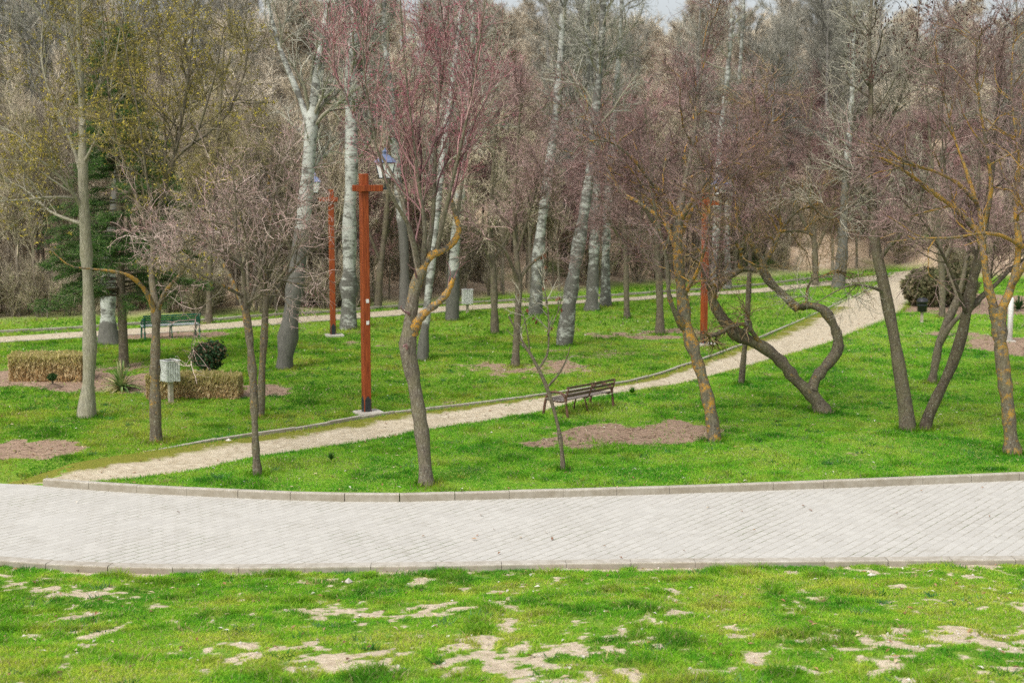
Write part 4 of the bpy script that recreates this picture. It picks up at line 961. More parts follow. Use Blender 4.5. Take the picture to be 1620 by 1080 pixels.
poplar('thin white poplar showing between the plum tree limbs', [(668, 570, 15), (672, 520, 15), (677, 470, 14), (686, 390, 14), (694, 310, 13), (704, 220, 12), (716, 130, 10), (728, 30, 8), (735, -50, 6)], dk(.3, -.05, 3), nb=18)
poplar('dark based poplar left of the plum tree beyond the far path', [(640, 489, 20), (640, 440, 19), (639, 390, 18), (634, 330, 17), (626, 250, 15), (618, 160, 13), (610, 70, 11), (606, -40, 8)], dk(.6, -.05, 7), nb=20)
poplar('white poplar with banded bark at the far path, left of the leaning one', [(847, 498, 22), (849, 450, 21), (852, 400, 20), (860, 330, 19), (868, 270, 18), (876, 210, 16), (884, 130, 14), (889, 40, 11), (892, -60, 8)], dk(.1, -.04, 5))
poplar('leaning white poplar with heavy black banding right of the sapling top', [(892, 546, 27), (898, 500, 26), (905, 450, 26), (915, 390, 24), (925, 330, 21), (935, 260, 18), (942, 180, 15), (950, 90, 12), (956, -30, 9)], dk(.12, .1, 12))
poplar('grey white poplar right of the leaning banded one', [(936, 491, 20), (938, 440, 20), (940, 390, 19), (942, 320, 18), (940, 240, 16), (936, 160, 14), (930, 70, 11), (928, -40, 8)], dk(.15, .02, 4), nb=18)
poplar('white poplar trunk close beside the grey white one', [(958, 484, 17), (958, 430, 17), (959, 380, 16), (962, 310, 15), (968, 230, 13), (975, 140, 11), (982, 40, 8), (985, -50, 6)], dk(.1, -.02, 4), nb=14)
poplar('white poplar behind the bowed tree, nearer the far path', [(1128, 462, 15), (1130, 420, 15), (1133, 370, 14), (1136, 300, 13), (1140, 220, 12), (1150, 130, 10), (1158, 30, 8)], dk(.2, -.02, 4), nb=14)
poplar('slim white poplar just right of the one behind the bowed tree', [(1150, 458, 11), (1151, 420, 11), (1150, 360, 11), (1156, 280, 10), (1164, 190, 9), (1172, 90, 7), (1178, -20, 5)], dk(.1, -.02, 4), nb=12)
poplar('squat grey poplar at the bend where the two paths meet', [(1325, 455, 26), (1330, 425, 22), (1333, 395, 19), (1334, 350, 16), (1338, 280, 14), (1345, 200, 11), (1350, 100, 8), (1352, 0, 6)], dk(.55, 0, 11), nb=16)
poplar('white trunk with dark foot behind the cedar at the left', [(173, 544, 34), (171, 520, 30), (171, 480, 29), (172, 430, 25), (178, 360, 20), (186, 280, 16), (194, 190, 13), (198, 100, 10), (200, 0, 7), (200, -60, 5)], np.r_[.42, .3, -.08, -.06, .02, .08, .14, .2, .26, [.32] * 17], nb=14)

# ------------------------------------------------------------------ small brown trees on the middle lawn
def small_tree(label, trace, forks, lich=.2, twig='twig_brown', nb=34, n3=1300, bark='bark'):
    b = base_of(*trace[0][:2])
    limbs = [T(trace, b, 18)] + [T(f, b) for f in forks]
    build_tree('small_tree', label, 'tree', b, limbs, bark, twig,
        [L1(nb, (.9, 2.2), (25, 65), .2, .12, 8, .5, .010, S=4, dest='branches', t=(.45, 1)), L1(nb * 9, (.5, 1.4), (20, 60), .15, .12, 6, .55, .006), L1(n3, (.2, .7), (20, 65), .08, .13, 4, .7, .0045, t=(.1, 1))], lich=[.15] + [lich] * len(forks), twig_lich=lich)
small_tree('small brown tree on the lawn left of the dirt patch, beside the far bin', [(783, 528, 11), (782, 480, 10), (781, 440, 10), (778, 400, 9), (776, 350, 7), (780, 270, 5), (785, 180, 3)],
           [[(781, 430, 6), (768, 395, 5, -.3), (752, 370, 4, -.6), (735, 340, 3, -.8)], [(780, 410, 6), (800, 380, 5, .3), (815, 330, 3, .5)], [(779, 400, 5), (750, 350, 4, .5), (720, 320, 3, .9)]], .3)
small_tree('small brown tree growing from the dirt patch with a low side limb', [(815, 580, 11), (817, 540, 10), (819, 500, 10), (821, 450, 10), (817, 400, 8), (814, 330, 6), (818, 240, 4), (825, 150, 3)],
           [[(821, 450, 7), (808, 415, 6, -.3), (795, 392, 5, -.5), (770, 375, 4, -.7), (745, 360, 3, -.9)], [(822, 445, 7), (832, 425, 6, .2), (850, 410, 5, .4), (880, 385, 4, .6), (910, 370, 3, .8)], [(818, 400, 5), (840, 330, 4, -.5), (860, 260, 3, -.8)]], .4, 'twig_plum')
small_tree('brown tree standing in the bare strip left of the third lamp post', [(1044, 529, 12), (1044, 490, 11), (1043, 450, 10), (1040, 400, 9), (1036, 340, 7), (1030, 260, 5), (1020, 170, 3)],
           [[(1043, 440, 6), (1020, 400, 5, .3), (990, 370, 4, .6), (960, 350, 3, .8)], [(1041, 410, 6), (1062, 370, 5, .5), (1090, 340, 3, .8)], [(1038, 360, 5), (1010, 310, 4, -.4), (985, 240, 3, -.6)]], .3, 'twig_plum')
small_tree('brown tree right of the big banded poplar with red twigs', [(992, 503, 9), (991, 460, 9), (990, 410, 8), (986, 350, 7), (980, 270, 5), (985, 170, 3)],
           [[(990, 420, 6), (1005, 380, 5, .3), (1020, 320, 3, .5)], [(988, 390, 5), (965, 350, 4, -.4), (945, 300, 3, -.7)]], .2, 'twig_red')
small_tree('tall brown tree left of the leaning white poplar with yellow-tinged twigs', [(330, 512, 10), (331, 460, 9), (333, 400, 9), (336, 330, 8), (342, 250, 6), (350, 150, 4), (355, 60, 3)],
           [[(333, 400, 6), (318, 340, 5, .3), (300, 280, 3, .5)], [(336, 340, 5), (365, 290, 4, -.4), (390, 230, 3, -.7)]], .3, 'twig_olive')
small_tree('brown tree behind the second lamp post, its limbs leaning left', [(598, 487, 10), (600, 440, 10), (606, 390, 9), (612, 330, 8), (616, 250, 6), (622, 150, 4)],
           [[(606, 390, 6), (620, 340, 5, .3), (640, 280, 3, .5)], [(603, 415, 6), (585, 370, 5, -.3), (570, 300, 3, -.6)]], .25, 'twig_brown')
small_tree('grey tree in front of the dark bush at the right', [(1490, 502, 10), (1491, 470, 10), (1490, 430, 9), (1486, 380, 8), (1480, 310, 6), (1470, 210, 4), (1465, 120, 3)],
           [[(1490, 420, 6), (1510, 370, 5, .3), (1530, 300, 3, .5)], [(1487, 390, 6), (1460, 340, 5, -.3), (1430, 290, 3, -.6)]], .3, 'twig_grey')
small_tree('bushy brown tree at the bend of the gravel path with fine twigs', [(1290, 452, 9), (1290, 420, 9), (1288, 380, 8), (1284, 320, 7), (1280, 240, 5), (1285, 150, 3)],
           [[(1289, 400, 6), (1310, 350, 5, .3), (1330, 280, 3, .5)], [(1287, 380, 6), (1262, 330, 5, -.3), (1240, 260, 3, -.6)]], .2, 'twig_plum', 40, 1800)

# ------------------------------------------------------------------ cedar
def cedar():
    b = base_of(196, 581)
    root = empty('cedar_tree', b, 'dark green cedar with layered drooping boughs behind the grey trunk', 'tree')
    P, Rr = T([(196, 583, 17), (195, 540, 15), (193, 490, 14), (191, 420, 12), (189, 330, 10), (186, 230, 8), (184, 130, 5), (183, 40, 3)], b, 24)
    P = P - b; tube_obj('trunk', [(P[None], Rr[None], 10, .05)], M['bark'], root)
    n = 190
    t = np.sort(np.r_[rng.uniform(.215, .40, 56), rng.uniform(.38, 1.0, n - 56)])
    p = np.stack([np.interp(t, np.linspace(0, 1, 24), P[:, i]) for i in range(3)], 1)
    az = rng.uniform(0, 2 * np.pi, n)
    az[:40] = np.where(rng.random(40) < .8, np.where(rng.random(40) < .62, np.pi, 0) + rng.normal(0, .5, 40), az[:40])
    ln = (1 - t) * rng.uniform(1.3, 3.9, n) * .9 + .35
    K = 9; w = np.linspace(0, 1, K)
    d = np.stack([np.cos(az), np.sin(az)], 1)
    Bq = np.zeros((n, K, 3)); Bq[..., :2] = p[:, None, :2] + d[:, None] * (ln[:, None] * w[None])[..., None]
    Bq[..., 2] = p[:, None, 2] + (ln[:, None] * (.16 * w - .30 * w ** 2.0)[None]) + rng.normal(0, .02, (n, K))
    rad = (.010 + .012 * ln)[:, None] * np.linspace(1, .25, K)[None]
    S, Sr = grow(Bq, rad, 2600, (.2, 1), (.25, .75), (35, 75), -.02, .08, 5, .4, .004, flat=.25)
    # needles in flat sprays
    m = 230000
    C = pick(np.concatenate([S, np.repeat(Bq[:, 3:8], 1, 0)]), m) + rng.normal(0, 1, (m, 3)) * np.array([.06, .06, .018])
    V, Fq, TT = quads_at(C, .075, tones(m, [(.045, .10, .03), (.075, .15, .035), (.13, .22, .055), (.03, .07, .028)]), 7.0)
    tube_obj('crown', [(S, Sr, 3, 0, 0), (Bq, rad, 5, 0, 1)], [M['twig_brown'], M['bark_dark']], root)
    mesh_np('needles', V, Fq, M['leaf_thick'], root, tone=TT)
cedar()

# ------------------------------------------------------------------ the bare wood: prototypes and copies
def proto(name, label, group, h, r, nstem, bark, twig, levels, spread=.12, lean=.05, cat='tree'):
    root = empty(name, (0, 0, -500), label, cat, group)
    K = 14; w = np.linspace(0, 1, K)
    P = np.zeros((nstem, K, 3))
    for i in range(nstem):
        a = rng.uniform(0, 6.28); s = (rng.uniform(0, spread) if nstem > 1 else rng.uniform(0, lean)) * h
        P[i, :, 0] = math.cos(a) * (s * w ** 1.2 + .04 * i) + np.cumsum(rng.normal(0, .012 * h / 6, K)); P[i, :, 1] = math.sin(a) * (s * w ** 1.2 + .04 * i) + np.cumsum(rng.normal(0, .012 * h / 6, K))
        P[i, :, 2] = w * h * rng.uniform(.8, 1) - .15
    Rr = r * np.linspace(1, .18, K)[None] * rng.uniform(.7, 1.1, (nstem, 1))
    tube_obj('trunk', [(P, Rr, 6, .1)], M[bark], root)
    cur = (P, Rr); sets = []
    for lv in levels:
        lv = dict(lv); S = lv.pop('S', 3); o = grow(*cur, **lv); sets.append((o[0], o[1], S, .1)); cur = o
    tube_obj('crown', sets, M[twig], root)
    return root
def copy_tree(src):
    r = src.copy(); COL.objects.link(r)
    for ch in [o for o in src.children]:
        c = ch.copy(); COL.objects.link(c); c.parent = r
    return r
class Kind:
    def __init__(self, protos): self.p = protos; self.used = [False] * len(protos)
    def put(self, X, Y, s, sz=1.0):
        i = int(rng.integers(0, len(self.p)))
        o = self.p[i] if not self.used[i] else copy_tree(self.p[i]); self.used[i] = True
        o.location = (float(X), float(Y), float(height(X, Y)) - .03); o.rotation_euler = (0, 0, rng.uniform(0, 6.28)); o.scale = (s, s, s * sz)
        return o
thin = Kind([proto('bare_tree', 'thin bare tree in the dense brown wood behind the far path', 'thin bare trees in the wood behind the far path', 6.8, .075, 1, 'bark_thicket', 'twig_brown',
        [L1(26, (.8, 2.0), (15, 45), .5, .09, 7, .45, .014, S=3, t=(.3, 1)), L1(170, (.4, 1.1), (20, 50), .3, .1, 5, .6, .009), L1(1700, (.2, .6), (20, 55), .2, .12, 3, .7, .008, t=(.1, 1))]) for _ in range(4)])
bush = Kind([proto('bare_shrub', 'leafless purplish brown shrub along the foot of the wood', 'leafless shrubs along the foot of the wood', 2.3, .028, 9, 'bark_thicket', 'twig_brown',
        [L1(60, (.5, 1.3), (15, 45), .4, .1, 6, .6, .010, t=(.1, 1)), L1(1000, (.3, .8), (20, 55), .25, .12, 4, .7, .008, t=(.1, 1))], spread=.5, cat='shrub') for _ in range(3)])
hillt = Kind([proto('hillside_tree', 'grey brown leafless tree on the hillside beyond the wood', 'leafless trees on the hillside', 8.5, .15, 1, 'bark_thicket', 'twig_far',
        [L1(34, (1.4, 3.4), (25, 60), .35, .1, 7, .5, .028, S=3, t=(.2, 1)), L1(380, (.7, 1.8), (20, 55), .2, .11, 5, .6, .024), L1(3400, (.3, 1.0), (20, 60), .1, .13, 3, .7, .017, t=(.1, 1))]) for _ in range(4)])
tall = Kind([proto('tall_poplar', 'tall pale slender poplar standing inside the wood', 'tall slender poplars inside the wood', 15, .17, 1, 'poplar_far', 'twig_pale',
        [L1(46, (1.6, 4.2), (25, 62), .3, .08, 7, .4, .02, S=3, t=(.2, 1)), L1(300, (.7, 1.7), (20, 50), .3, .1, 5, .6, .013), L1(3800, (.3, .9), (20, 55), .15, .12, 3, .7, .010, t=(.1, 1))]) for _ in range(3)])
red = Kind([proto('red_twig_tree', 'reddish bare tree with dense fine twigs at the wood edge', 'reddish bare trees at the wood edge', 7.2, .10, 1, 'bark_thicket', 'twig_red',
        [L1(34, (1.0, 2.6), (25, 60), .35, .1, 7, .5, .016, S=3, t=(.2, 1)), L1(260, (.5, 1.4), (20, 55), .2, .11, 5, .6, .011), L1(3600, (.25, .8), (20, 60), .1, .13, 3, .7, .009, t=(.1, 1))]) for _ in range(3)])
def wood_pt(px, d0, d1):
    u = (px - 810) / F; Y = float(np.interp(u, _wu, _wy)) + rng.uniform(d0, d1); return u * Y, Y
for i in range(210):
    X, Y = wood_pt(rng.uniform(-120, 1180), .8, 13); thin.put(X, Y, rng.uniform(.7, 1.25), rng.uniform(.9, 1.2))
for i in range(66):
    X, Y = wood_pt(rng.uniform(-120, 1150), 1.0, 9); bush.put(X, Y, rng.uniform(.6, 1.1))
for i in range(46):
    X, Y = wood_pt(rng.uniform(-130, 560), .6, 7); bush.put(X, Y, rng.uniform(.6, 1.15))
for i in range(34):
    X, Y = wood_pt(rng.uniform(1130, 1760), 1.5, 10); bush.put(X, Y, rng.uniform(.9, 1.6))
for i in range(44):
    X, Y = wood_pt(rng.uniform(-80, 1700) if i < 34 else rng.uniform(820, 1420), 3, 40); tall.put(X, Y, rng.uniform(.7, 1.15))
for i in range(54):
    X, Y = wood_pt(rng.choice([rng.uniform(560, 1000), rng.uniform(780, 1500)]) if i < 34 else rng.uniform(1080, 1560), 1, 22); red.put(X, Y, rng.uniform(.8, 1.3))
for i in range(280):
    X, Y = wood_pt(rng.uniform(-160, 1800), 10, 112)
    if 44 < Y - float(ywood(X, Y)) < 58 and X < -14: continue
    hillt.put(X, Y, rng.uniform(.6, 1.15))

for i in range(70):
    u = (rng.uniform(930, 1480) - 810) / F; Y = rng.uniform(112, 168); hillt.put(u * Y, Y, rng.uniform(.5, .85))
# ------------------------------------------------------------------ hedges, shrub, yucca
def hedge(cx, cy, lx, ly, h, label, rz=0.0, n=15000):
    b = np.array([cx, cy, float(height(cx, cy))])
    root = empty('hedge', b, label, 'hedge', rz=rz)
    mb = MB(); mb.box((0, 0, h * .45 - .03), (lx * .92, ly * .86, h * .9), 0, .08); mb.build('stems', M['wood_core'], root)
    V0 = rng.uniform(-.5, .5, (n, 3)) * np.array([lx, ly, 1]); 
    f = rng.random(n); side = rng.integers(0, 2, n) * 2 - 1
    V0[:, 2] = rng.uniform(0, 1, n) * h
    m = f < .5; V0[m, 1] = side[m] * ly * (.5 - rng.uniform(0, .08, m.sum()))
    m = (f >= .5) & (f < .68); V0[m, 0] = side[m] * lx * (.5 - rng.uniform(0, .04, m.sum()))
    m = f >= .68; V0[m, 2] = h * (1 - rng.uniform(0, .10, m.sum()))
    bulge = 1 + .06 * (fbm(V0[:, 0] * 3, V0[:, 2] * 3 + V0[:, 1], 131) - .5)
    V0[:, :2] *= bulge[:, None]; V0[:, 2] *= 1 + .26 * (fbm(V0[:, 0] * 2, V0[:, 1] * 2, 137) - .5)
    k = np.clip(V0[:, 2] / h + rng.normal(0, .16, n), 0, 1)[:, None]
    straw = tones(n, [(.60, .46, .25), (.70, .57, .33), (.46, .33, .17)], .35); low = tones(n, [(.62, .44, .22), (.44, .28, .13), (.70, .56, .34)], .3); green = tones(n, [(.42, .40, .13), (.52, .46, .19), (.62, .53, .26)], .25)
    c = np.where(k < .45, low + (straw - low) * k / .45, straw + (green - straw) * (k - .45) / .55)
    a = rng.normal(0, .6, (n, 3)); a[:, 2] = np.abs(a[:, 2]) + .8; a /= np.linalg.norm(a, axis=1, keepdims=True)
    q = np.cross(a, rng.normal(size=(n, 3))); q /= np.linalg.norm(q, axis=1, keepdims=True)
    s = rng.uniform(.05, .12, (n, 1)); loose = rng.random(n) < .06; s[loose] *= 2.2
    V = np.stack([V0 - a * s * .5, V0 + q * s * .16, V0 + a * s * .5, V0 - q * s * .16], 1).reshape(-1, 3)
    mesh_np('foliage', V, np.arange(4 * n).reshape(-1, 4), M['leaf'], root, tone=np.repeat(c, 4, 0))
def hedge_px(x0, x1, yb, ytop, ly, label, n):
    a = ground(x0, yb); c = ground(x1, yb); Y = (a[1] + c[1]) / 2 + ly / 2
    h = (at((x0 + x1) / 2, ytop, Y)[2] - height((a[0] + c[0]) / 2, Y)) * .94
    hedge((a[0] + c[0]) / 2, Y, c[0] - a[0], ly, h, label, rz=.02, n=n)
hedge_px(12, 128, 604, 558, 1.0, 'clipped straw-coloured hedge left of the grey trunk', 12000)
hedge_px(232, 376, 632, 590, .75, 'clipped straw-coloured hedge behind the near slatted bin', 13000)

def shrub():
    b = ground(325, 596); b[2] = height(b[0], b[1])
    root = empty('evergreen_shrub', b, 'round dark evergreen shrub behind the straw-coloured hedge', 'shrub')
    P = np.zeros((6, 5, 3)); 
    for i in range(6): P[i] = np.outer(np.linspace(0, 1, 5), np.array([rng.normal(0, .18), rng.normal(0, .18), .85]))
    tube_obj('trunk', [(P, np.full((6, 5), .025), 6, 0)], M['bark_dark'], root)
    n = 5200
    q = rng.normal(size=(n, 3)); q /= np.linalg.norm(q, axis=1, keepdims=True)
    rad = rng.uniform(.35, 1.05, n) ** .4 * (1 + .75 * (fbm(q[:, 0] * 2 + 5, q[:, 2] * 2 + q[:, 1], 141) - .5))
    C = q * rad[:, None] * np.array([.45, .42, .38]) + np.array([.05, 0, .60]); lobe = rng.random(n) < .42; C[lobe] = C[lobe] * np.array([.72, .8, .62]) + np.array([.24, 0, .40]); C += rng.normal(0, .03, (n, 3))
    V, Fq, T_ = quads_at(C, .08, tones(n, [(.02, .05, .022), (.035, .08, .035), (.06, .115, .05), (.15, .10, .06), (.08, .13, .075)]), 1.7)
    mesh_np('foliage', V, Fq, M['leaf_thick'], root, tone=T_)
shrub()

def blade_plant(name, label, cat, px, py, n, ln, wd, cols, tilt=(10, 85), droop=.35):
    b = ground(px, py); b[2] = height(b[0], b[1])
    K = 7; w = np.linspace(0, 1, K)
    az = rng.uniform(0, 6.28, n); ti = np.radians(rng.uniform(*tilt, n)); L = rng.uniform(.6, 1, n) * ln
    d = np.stack([np.cos(az) * np.sin(ti), np.sin(az) * np.sin(ti), np.cos(ti)], 1)
    P = d[:, None] * (L[:, None] * w[None])[..., None]; P[..., 2] -= droop * L[:, None] * (w ** 2.2)[None] * np.sin(ti)[:, None]; P[..., 2] += .05
    P[..., 2] = np.maximum(P[..., 2], .01)
    s = np.stack([-np.sin(az), np.cos(az), az * 0], 1)
    prof = wd * np.array([.7, 1, 1, .9, .7, .4, .04])
    A = P + s[:, None] * prof[None, :, None] * .5; B = P - s[:, None] * prof[None, :, None] * .5; A[..., 2] += .25 * prof; B[..., 2] += .25 * prof
    V = np.stack([A, P, B], 2).reshape(-1, 3)
    i0 = (np.arange(n)[:, None] * K + np.arange(K - 1)[None]).ravel() * 3
    Fq = np.concatenate([np.stack([i0, i0 + 1, i0 + 4, i0 + 3], 1), np.stack([i0 + 1, i0 + 2, i0 + 5, i0 + 4], 1)])
    o = mesh_np(name, V, Fq, M['leaf_thick'], None, tone=np.repeat(tones(n, cols), K * 3, 0))
    o.location = b; tag(o, label, cat)
blade_plant('yucca', 'spiky green yucca rosette in the earth bed between the two hedges', 'plant', 191, 617, 96, .88, .06, [(.18, .28, .08), (.28, .36, .14), (.38, .42, .19), (.11, .19, .06), (.52, .46, .24)], (5, 95))
blade_plant('leafy_plant', 'dark green spiky plant at the right edge behind the white post', 'plant', 1612, 492, 60, .75, .06, [(.025, .07, .02), (.05, .11, .03)], (0, 75))
blade_plant('grass_tussock', 'dark tussock on the lawn just right of the thin mossy trunk', 'plant', 524, 731, 50, .22, .018, [(.04, .11, .02), (.06, .15, .03)], (0, 55))
blade_plant('grass_tussock', 'bright tussock at the path edge right of the brown bench', 'plant', 1000, 625, 70, .24, .022, [(.08, .21, .015), (.06, .17, .02)], (0, 65))

def stump_plant():
    b = ground(83, 613); b[2] = height(b[0], b[1])
    root = empty('pruned_shrub', b, 'tiny dark pruned shrub on a soil mound below the left hedge', 'shrub')
    MB().lathe([(.30, -.05), (.24, .03), (.12, .09), (.03, .11)], sides=14).build('soil_mound', mat_plain('mound_soil', (.11, .075, .05), (.2, .14, .1), 12, .95), root, True)
    MB().tube([(0, 0, .05), (.01, 0, .15), (0, .01, .24)], .025).build('trunk', M['bark_dark'], root)
    q = rng.normal(size=(700, 3)); C = q / np.linalg.norm(q, axis=1, keepdims=True) * rng.uniform(.4, 1, (700, 1)) * np.array([.13, .13, .10]) + np.array([0, 0, .29])
    V, Fq, T_ = quads_at(C, .045, tones(700, [(.03, .07, .02), (.05, .09, .03)]), 1.6); mesh_np('foliage', V, Fq, M['leaf_thick'], root, tone=T_)
stump_plant()

def big_bush(x, y, w, h, label, n=9000):
    b = ground(x, y); b[2] = height(b[0], b[1])
    root = empty('evergreen_shrub', b, label, 'shrub')
    P = np.stack([np.outer(np.linspace(0, 1, 5), np.array([rng.normal(0, w * .2), rng.normal(0, w * .15), h * .8])) for _ in range(8)])
    tube_obj('trunk', [(P, np.full((8, 5), .04), 6, 0)], M['bark_dark'], root)
    q = rng.normal(size=(n, 3)); q /= np.linalg.norm(q, axis=1, keepdims=True)
    rad = rng.uniform(.3, 1.05, n) ** .4 * (1 + .5 * (fbm(q[:, 0] * 3 + 5, q[:, 2] * 3 + q[:, 1] * 2, 151) - .5))
    C = q * rad[:, None] * np.array([w / 2, w * .4, h * .52]) + np.array([0, 0, h * .52]); C[:, 2] = np.maximum(C[:, 2], .03)
    V, Fq, T_ = quads_at(C, .16, tones(n, [(.11, .12, .055), (.16, .15, .08), (.26, .22, .13), (.08, .085, .04)]), 1.8)
    mesh_np('foliage', V, Fq, M['leaf_thick'], root, tone=T_)
big_bush(1472, 484, 2.4, 1.5, 'broad dark olive bush behind the black bin')
big_bush(1508, 482, 1.9, 1.6, 'dark bush to the right of the broad olive one', 6000)

# ------------------------------------------------------------------ benches
def bench(name, label, loc, rz, L, frame_m, slat_m, seat_m, slats=3, front_drop=.0):
    """faces +Y in its own axes, long side along X"""
    root = empty(name, loc, label, 'bench', rz=rz)
    prof = np.array([(.37, .41), (.16, .385), (0, .38), (-.12, .385), (-.20, .42), (-.25, .52), (-.29, .66), (-.325, .80)])
    xs = (-L / 2, 0, L / 2)
    for i, x in enumerate(xs):
        mb = MB()
        mb.tube([(x, p[0], p[1]) for p in resample(np.c_[prof, prof[:, 0] * 0], 18)[:, :2]], .020, 8)
        if i != 1:                                                       # end frame: leg - arm - leg hoop
            hoop = [(.47, -front_drop - .05), (.43, .18), (.38, .42), (.32, .56), (.20, .635), (.03, .65), (-.12, .625), (-.20, .56), (-.235, .45), (-.26, .22), (-.30, -.05)]
            mb.tube([(x, p[0], p[1]) for p in resample(np.c_[np.array(hoop), np.zeros(len(hoop))], 30)[:, :2]], .034, 8)
        else:
            mb.tube([(x, -.08, .385), (x, -.14, .2), (x, -.2, -.05)], .022, 8); mb.tube([(x, .16, .385), (x, .22, .2), (x, .26, -.05 - front_drop)], .022, 8)
        mb.build('end_frame' if i != 1 else 'middle_frame', frame_m, root, True)
    ov = .05
    back = MB()
    for k in range(slats):
        z = .56 + k * (.24 / max(slats - 1, 1)); y = np.interp(z, [.52, .66, .80], [-.25, -.29, -.325]) + .028
        back.box((0, y, z), (L + 2 * ov, .028, .062 if slats < 5 else .04), 0, .006)
    back.build('backrest', slat_m, root)
    seat = MB()
    for k in range(6):
        y = .33 - k * .098; z = np.interp(y, [-.2, -.12, 0, .16, .37], [.42, .385, .38, .385, .41]) + .034
        seat.box((0, y, z), (L + 2 * ov, .070, .028), 0, .006)
    seat.build('seat', seat_m, root)
    return root
fa = g0(856, 660, -.06); rb = g0(901, 659); rr_ = g0(969, 647)
mid = (np.array(rb) + np.array(rr_)) / 2
bz = R(49)
ax = np.array([math.cos(bz), math.sin(bz), 0]); fw = np.array([-math.sin(bz), math.cos(bz), 0])
cen = np.array(rb) + ax * .80 + fw * .26
cen[2] = float(height(cen[0], cen[1])) + .01
bb = bench('park_bench', 'brown slatted park bench with round arms seen from behind, beside the gravel path', cen, bz, 1.92, M['rust'], M['slat_dark'], mat_plain('bench_seat_brown', (.13, .10, .08), (.30, .26, .23), 7, .55), 3, .12)
bb.scale = (.95, 1.0, .86)
ga = g0(224, 537); gb = g0(312, 534)
gl = math.hypot(gb[0] - ga[0], gb[1] - ga[1]); grz = math.atan2(gb[1] - ga[1], gb[0] - ga[0])
gc = (np.array(ga) + np.array(gb)) / 2 + np.array([0, .25, 0]); gc[2] = float(height(gc[0], gc[1])) + .01
bench('park_bench', 'green park bench facing the far path on a bare strip', gc, grz + .12, min(gl * 1.0, 2.1), M['green_paint'], M['green_paint'], M['bench_seat_grey'], 4)

# ------------------------------------------------------------------ slatted bins
def slat_bin(label, x, y, ytop, ybox, rz):
    b = ground(x, y); b[2] = height(b[0], b[1])
    H = at(x, ytop, b[1])[2] - b[2]; hb = H - (at(x, ybox, b[1])[2] - b[2])
    root = empty('litter_bin', b, label, 'bin', rz=rz)
    w = hb * .70
    MB().box((0, 0, (H - hb) / 2 - .1), (.11, .11, H - hb + .24), 0, .008).build('post', M['post_wood'], root)
    mb = MB(); n = 6
    for s in range(4):
        a = s * math.pi / 2
        for k in range(n):
            u = (k - (n - 1) / 2) / n * w * 1.04
            hh = hb * rng.uniform(.95, 1.0)
            cx, cy = (u, -w / 2) if s % 2 == 0 else (w / 2, u)
            if s >= 2: cx, cy = -cx, -cy
            mb.box((cx, cy, H - hh / 2 - .012 - rng.uniform(0, .01)), (w / n * .86, .018, hh) if s % 2 == 0 else (.018, w / n * .86, hh), rng.normal(0, .01), .003)
    mb.build('slat_box', M['white_wood'], root)
    MB().box((0, 0, H - hb / 2 - .02), (w * .90, w * .90, hb * .9)).build('liner', M['dark_gap'], root)
    rim = MB()
    for s in (-1, 1): rim.box((0, s * w * .5, H), (w * 1.08, .05, .022), 0, .004); rim.box((s * w * .5, 0, H + .003), (.05, w * .97, .022), 0, .004)
    rim.build('rim', M['white_wood'], root)
slat_bin('white slatted litter bin on a post in front of the straw-coloured hedge', 270.5, 637, 570, 602, R(38))
slat_bin('white slatted litter bin far off beside the narrow path', 739.5, 495, 458, 480, R(8))

def black_bin():
    b = ground(1458, 510); b[2] = height(b[0], b[1])
    k = b[1] / F
    root = empty('litter_bin', b, 'round black litter bin on a wooden post at the bend of the path', 'bin')
    h0, h1 = 17 * k, 39 * k; r = 8.5 * k
    MB().box((0, 0, h0 / 2), (.10, .10, h0 + .3), 0, .008).build('post', M['post_wood'], root)
    MB().lathe([(r * .78, h0), (r * .86, h0 + .01), (r * .97, h1 - .16), (r * 1.08, h1 - .15), (r * 1.08, h1 - .11), (r, h1 - .10), (r * .9, h1 - .03), (r * .55, h1)], sides=18).build('drum', M['black_plastic'], root, True)
    MB().lathe([(r * .985, (h0 + h1) / 2 - .02), (r * .985, (h0 + h1) / 2 + .02)], sides=18).build('band', M['black_metal'], root)
black_bin()

def white_post():
    b = ground(1597, 540); b[2] = height(b[0], b[1]); k = b[1] / F; h = 70 * k
    root = empty('marker_post', b, 'plain white post behind the thick lichen tree', 'post')
    MB().lathe([(4.2 * k, -.2), (4.2 * k, h - .06), (3.6 * k, h - .02), (2 * k, h)], sides=12).build('post', M['sticker'], root, True)
    MB().box((0, 0, .01), (.34, .34, .06), 0, .01).build('footing', M['concrete'], root)
white_post()

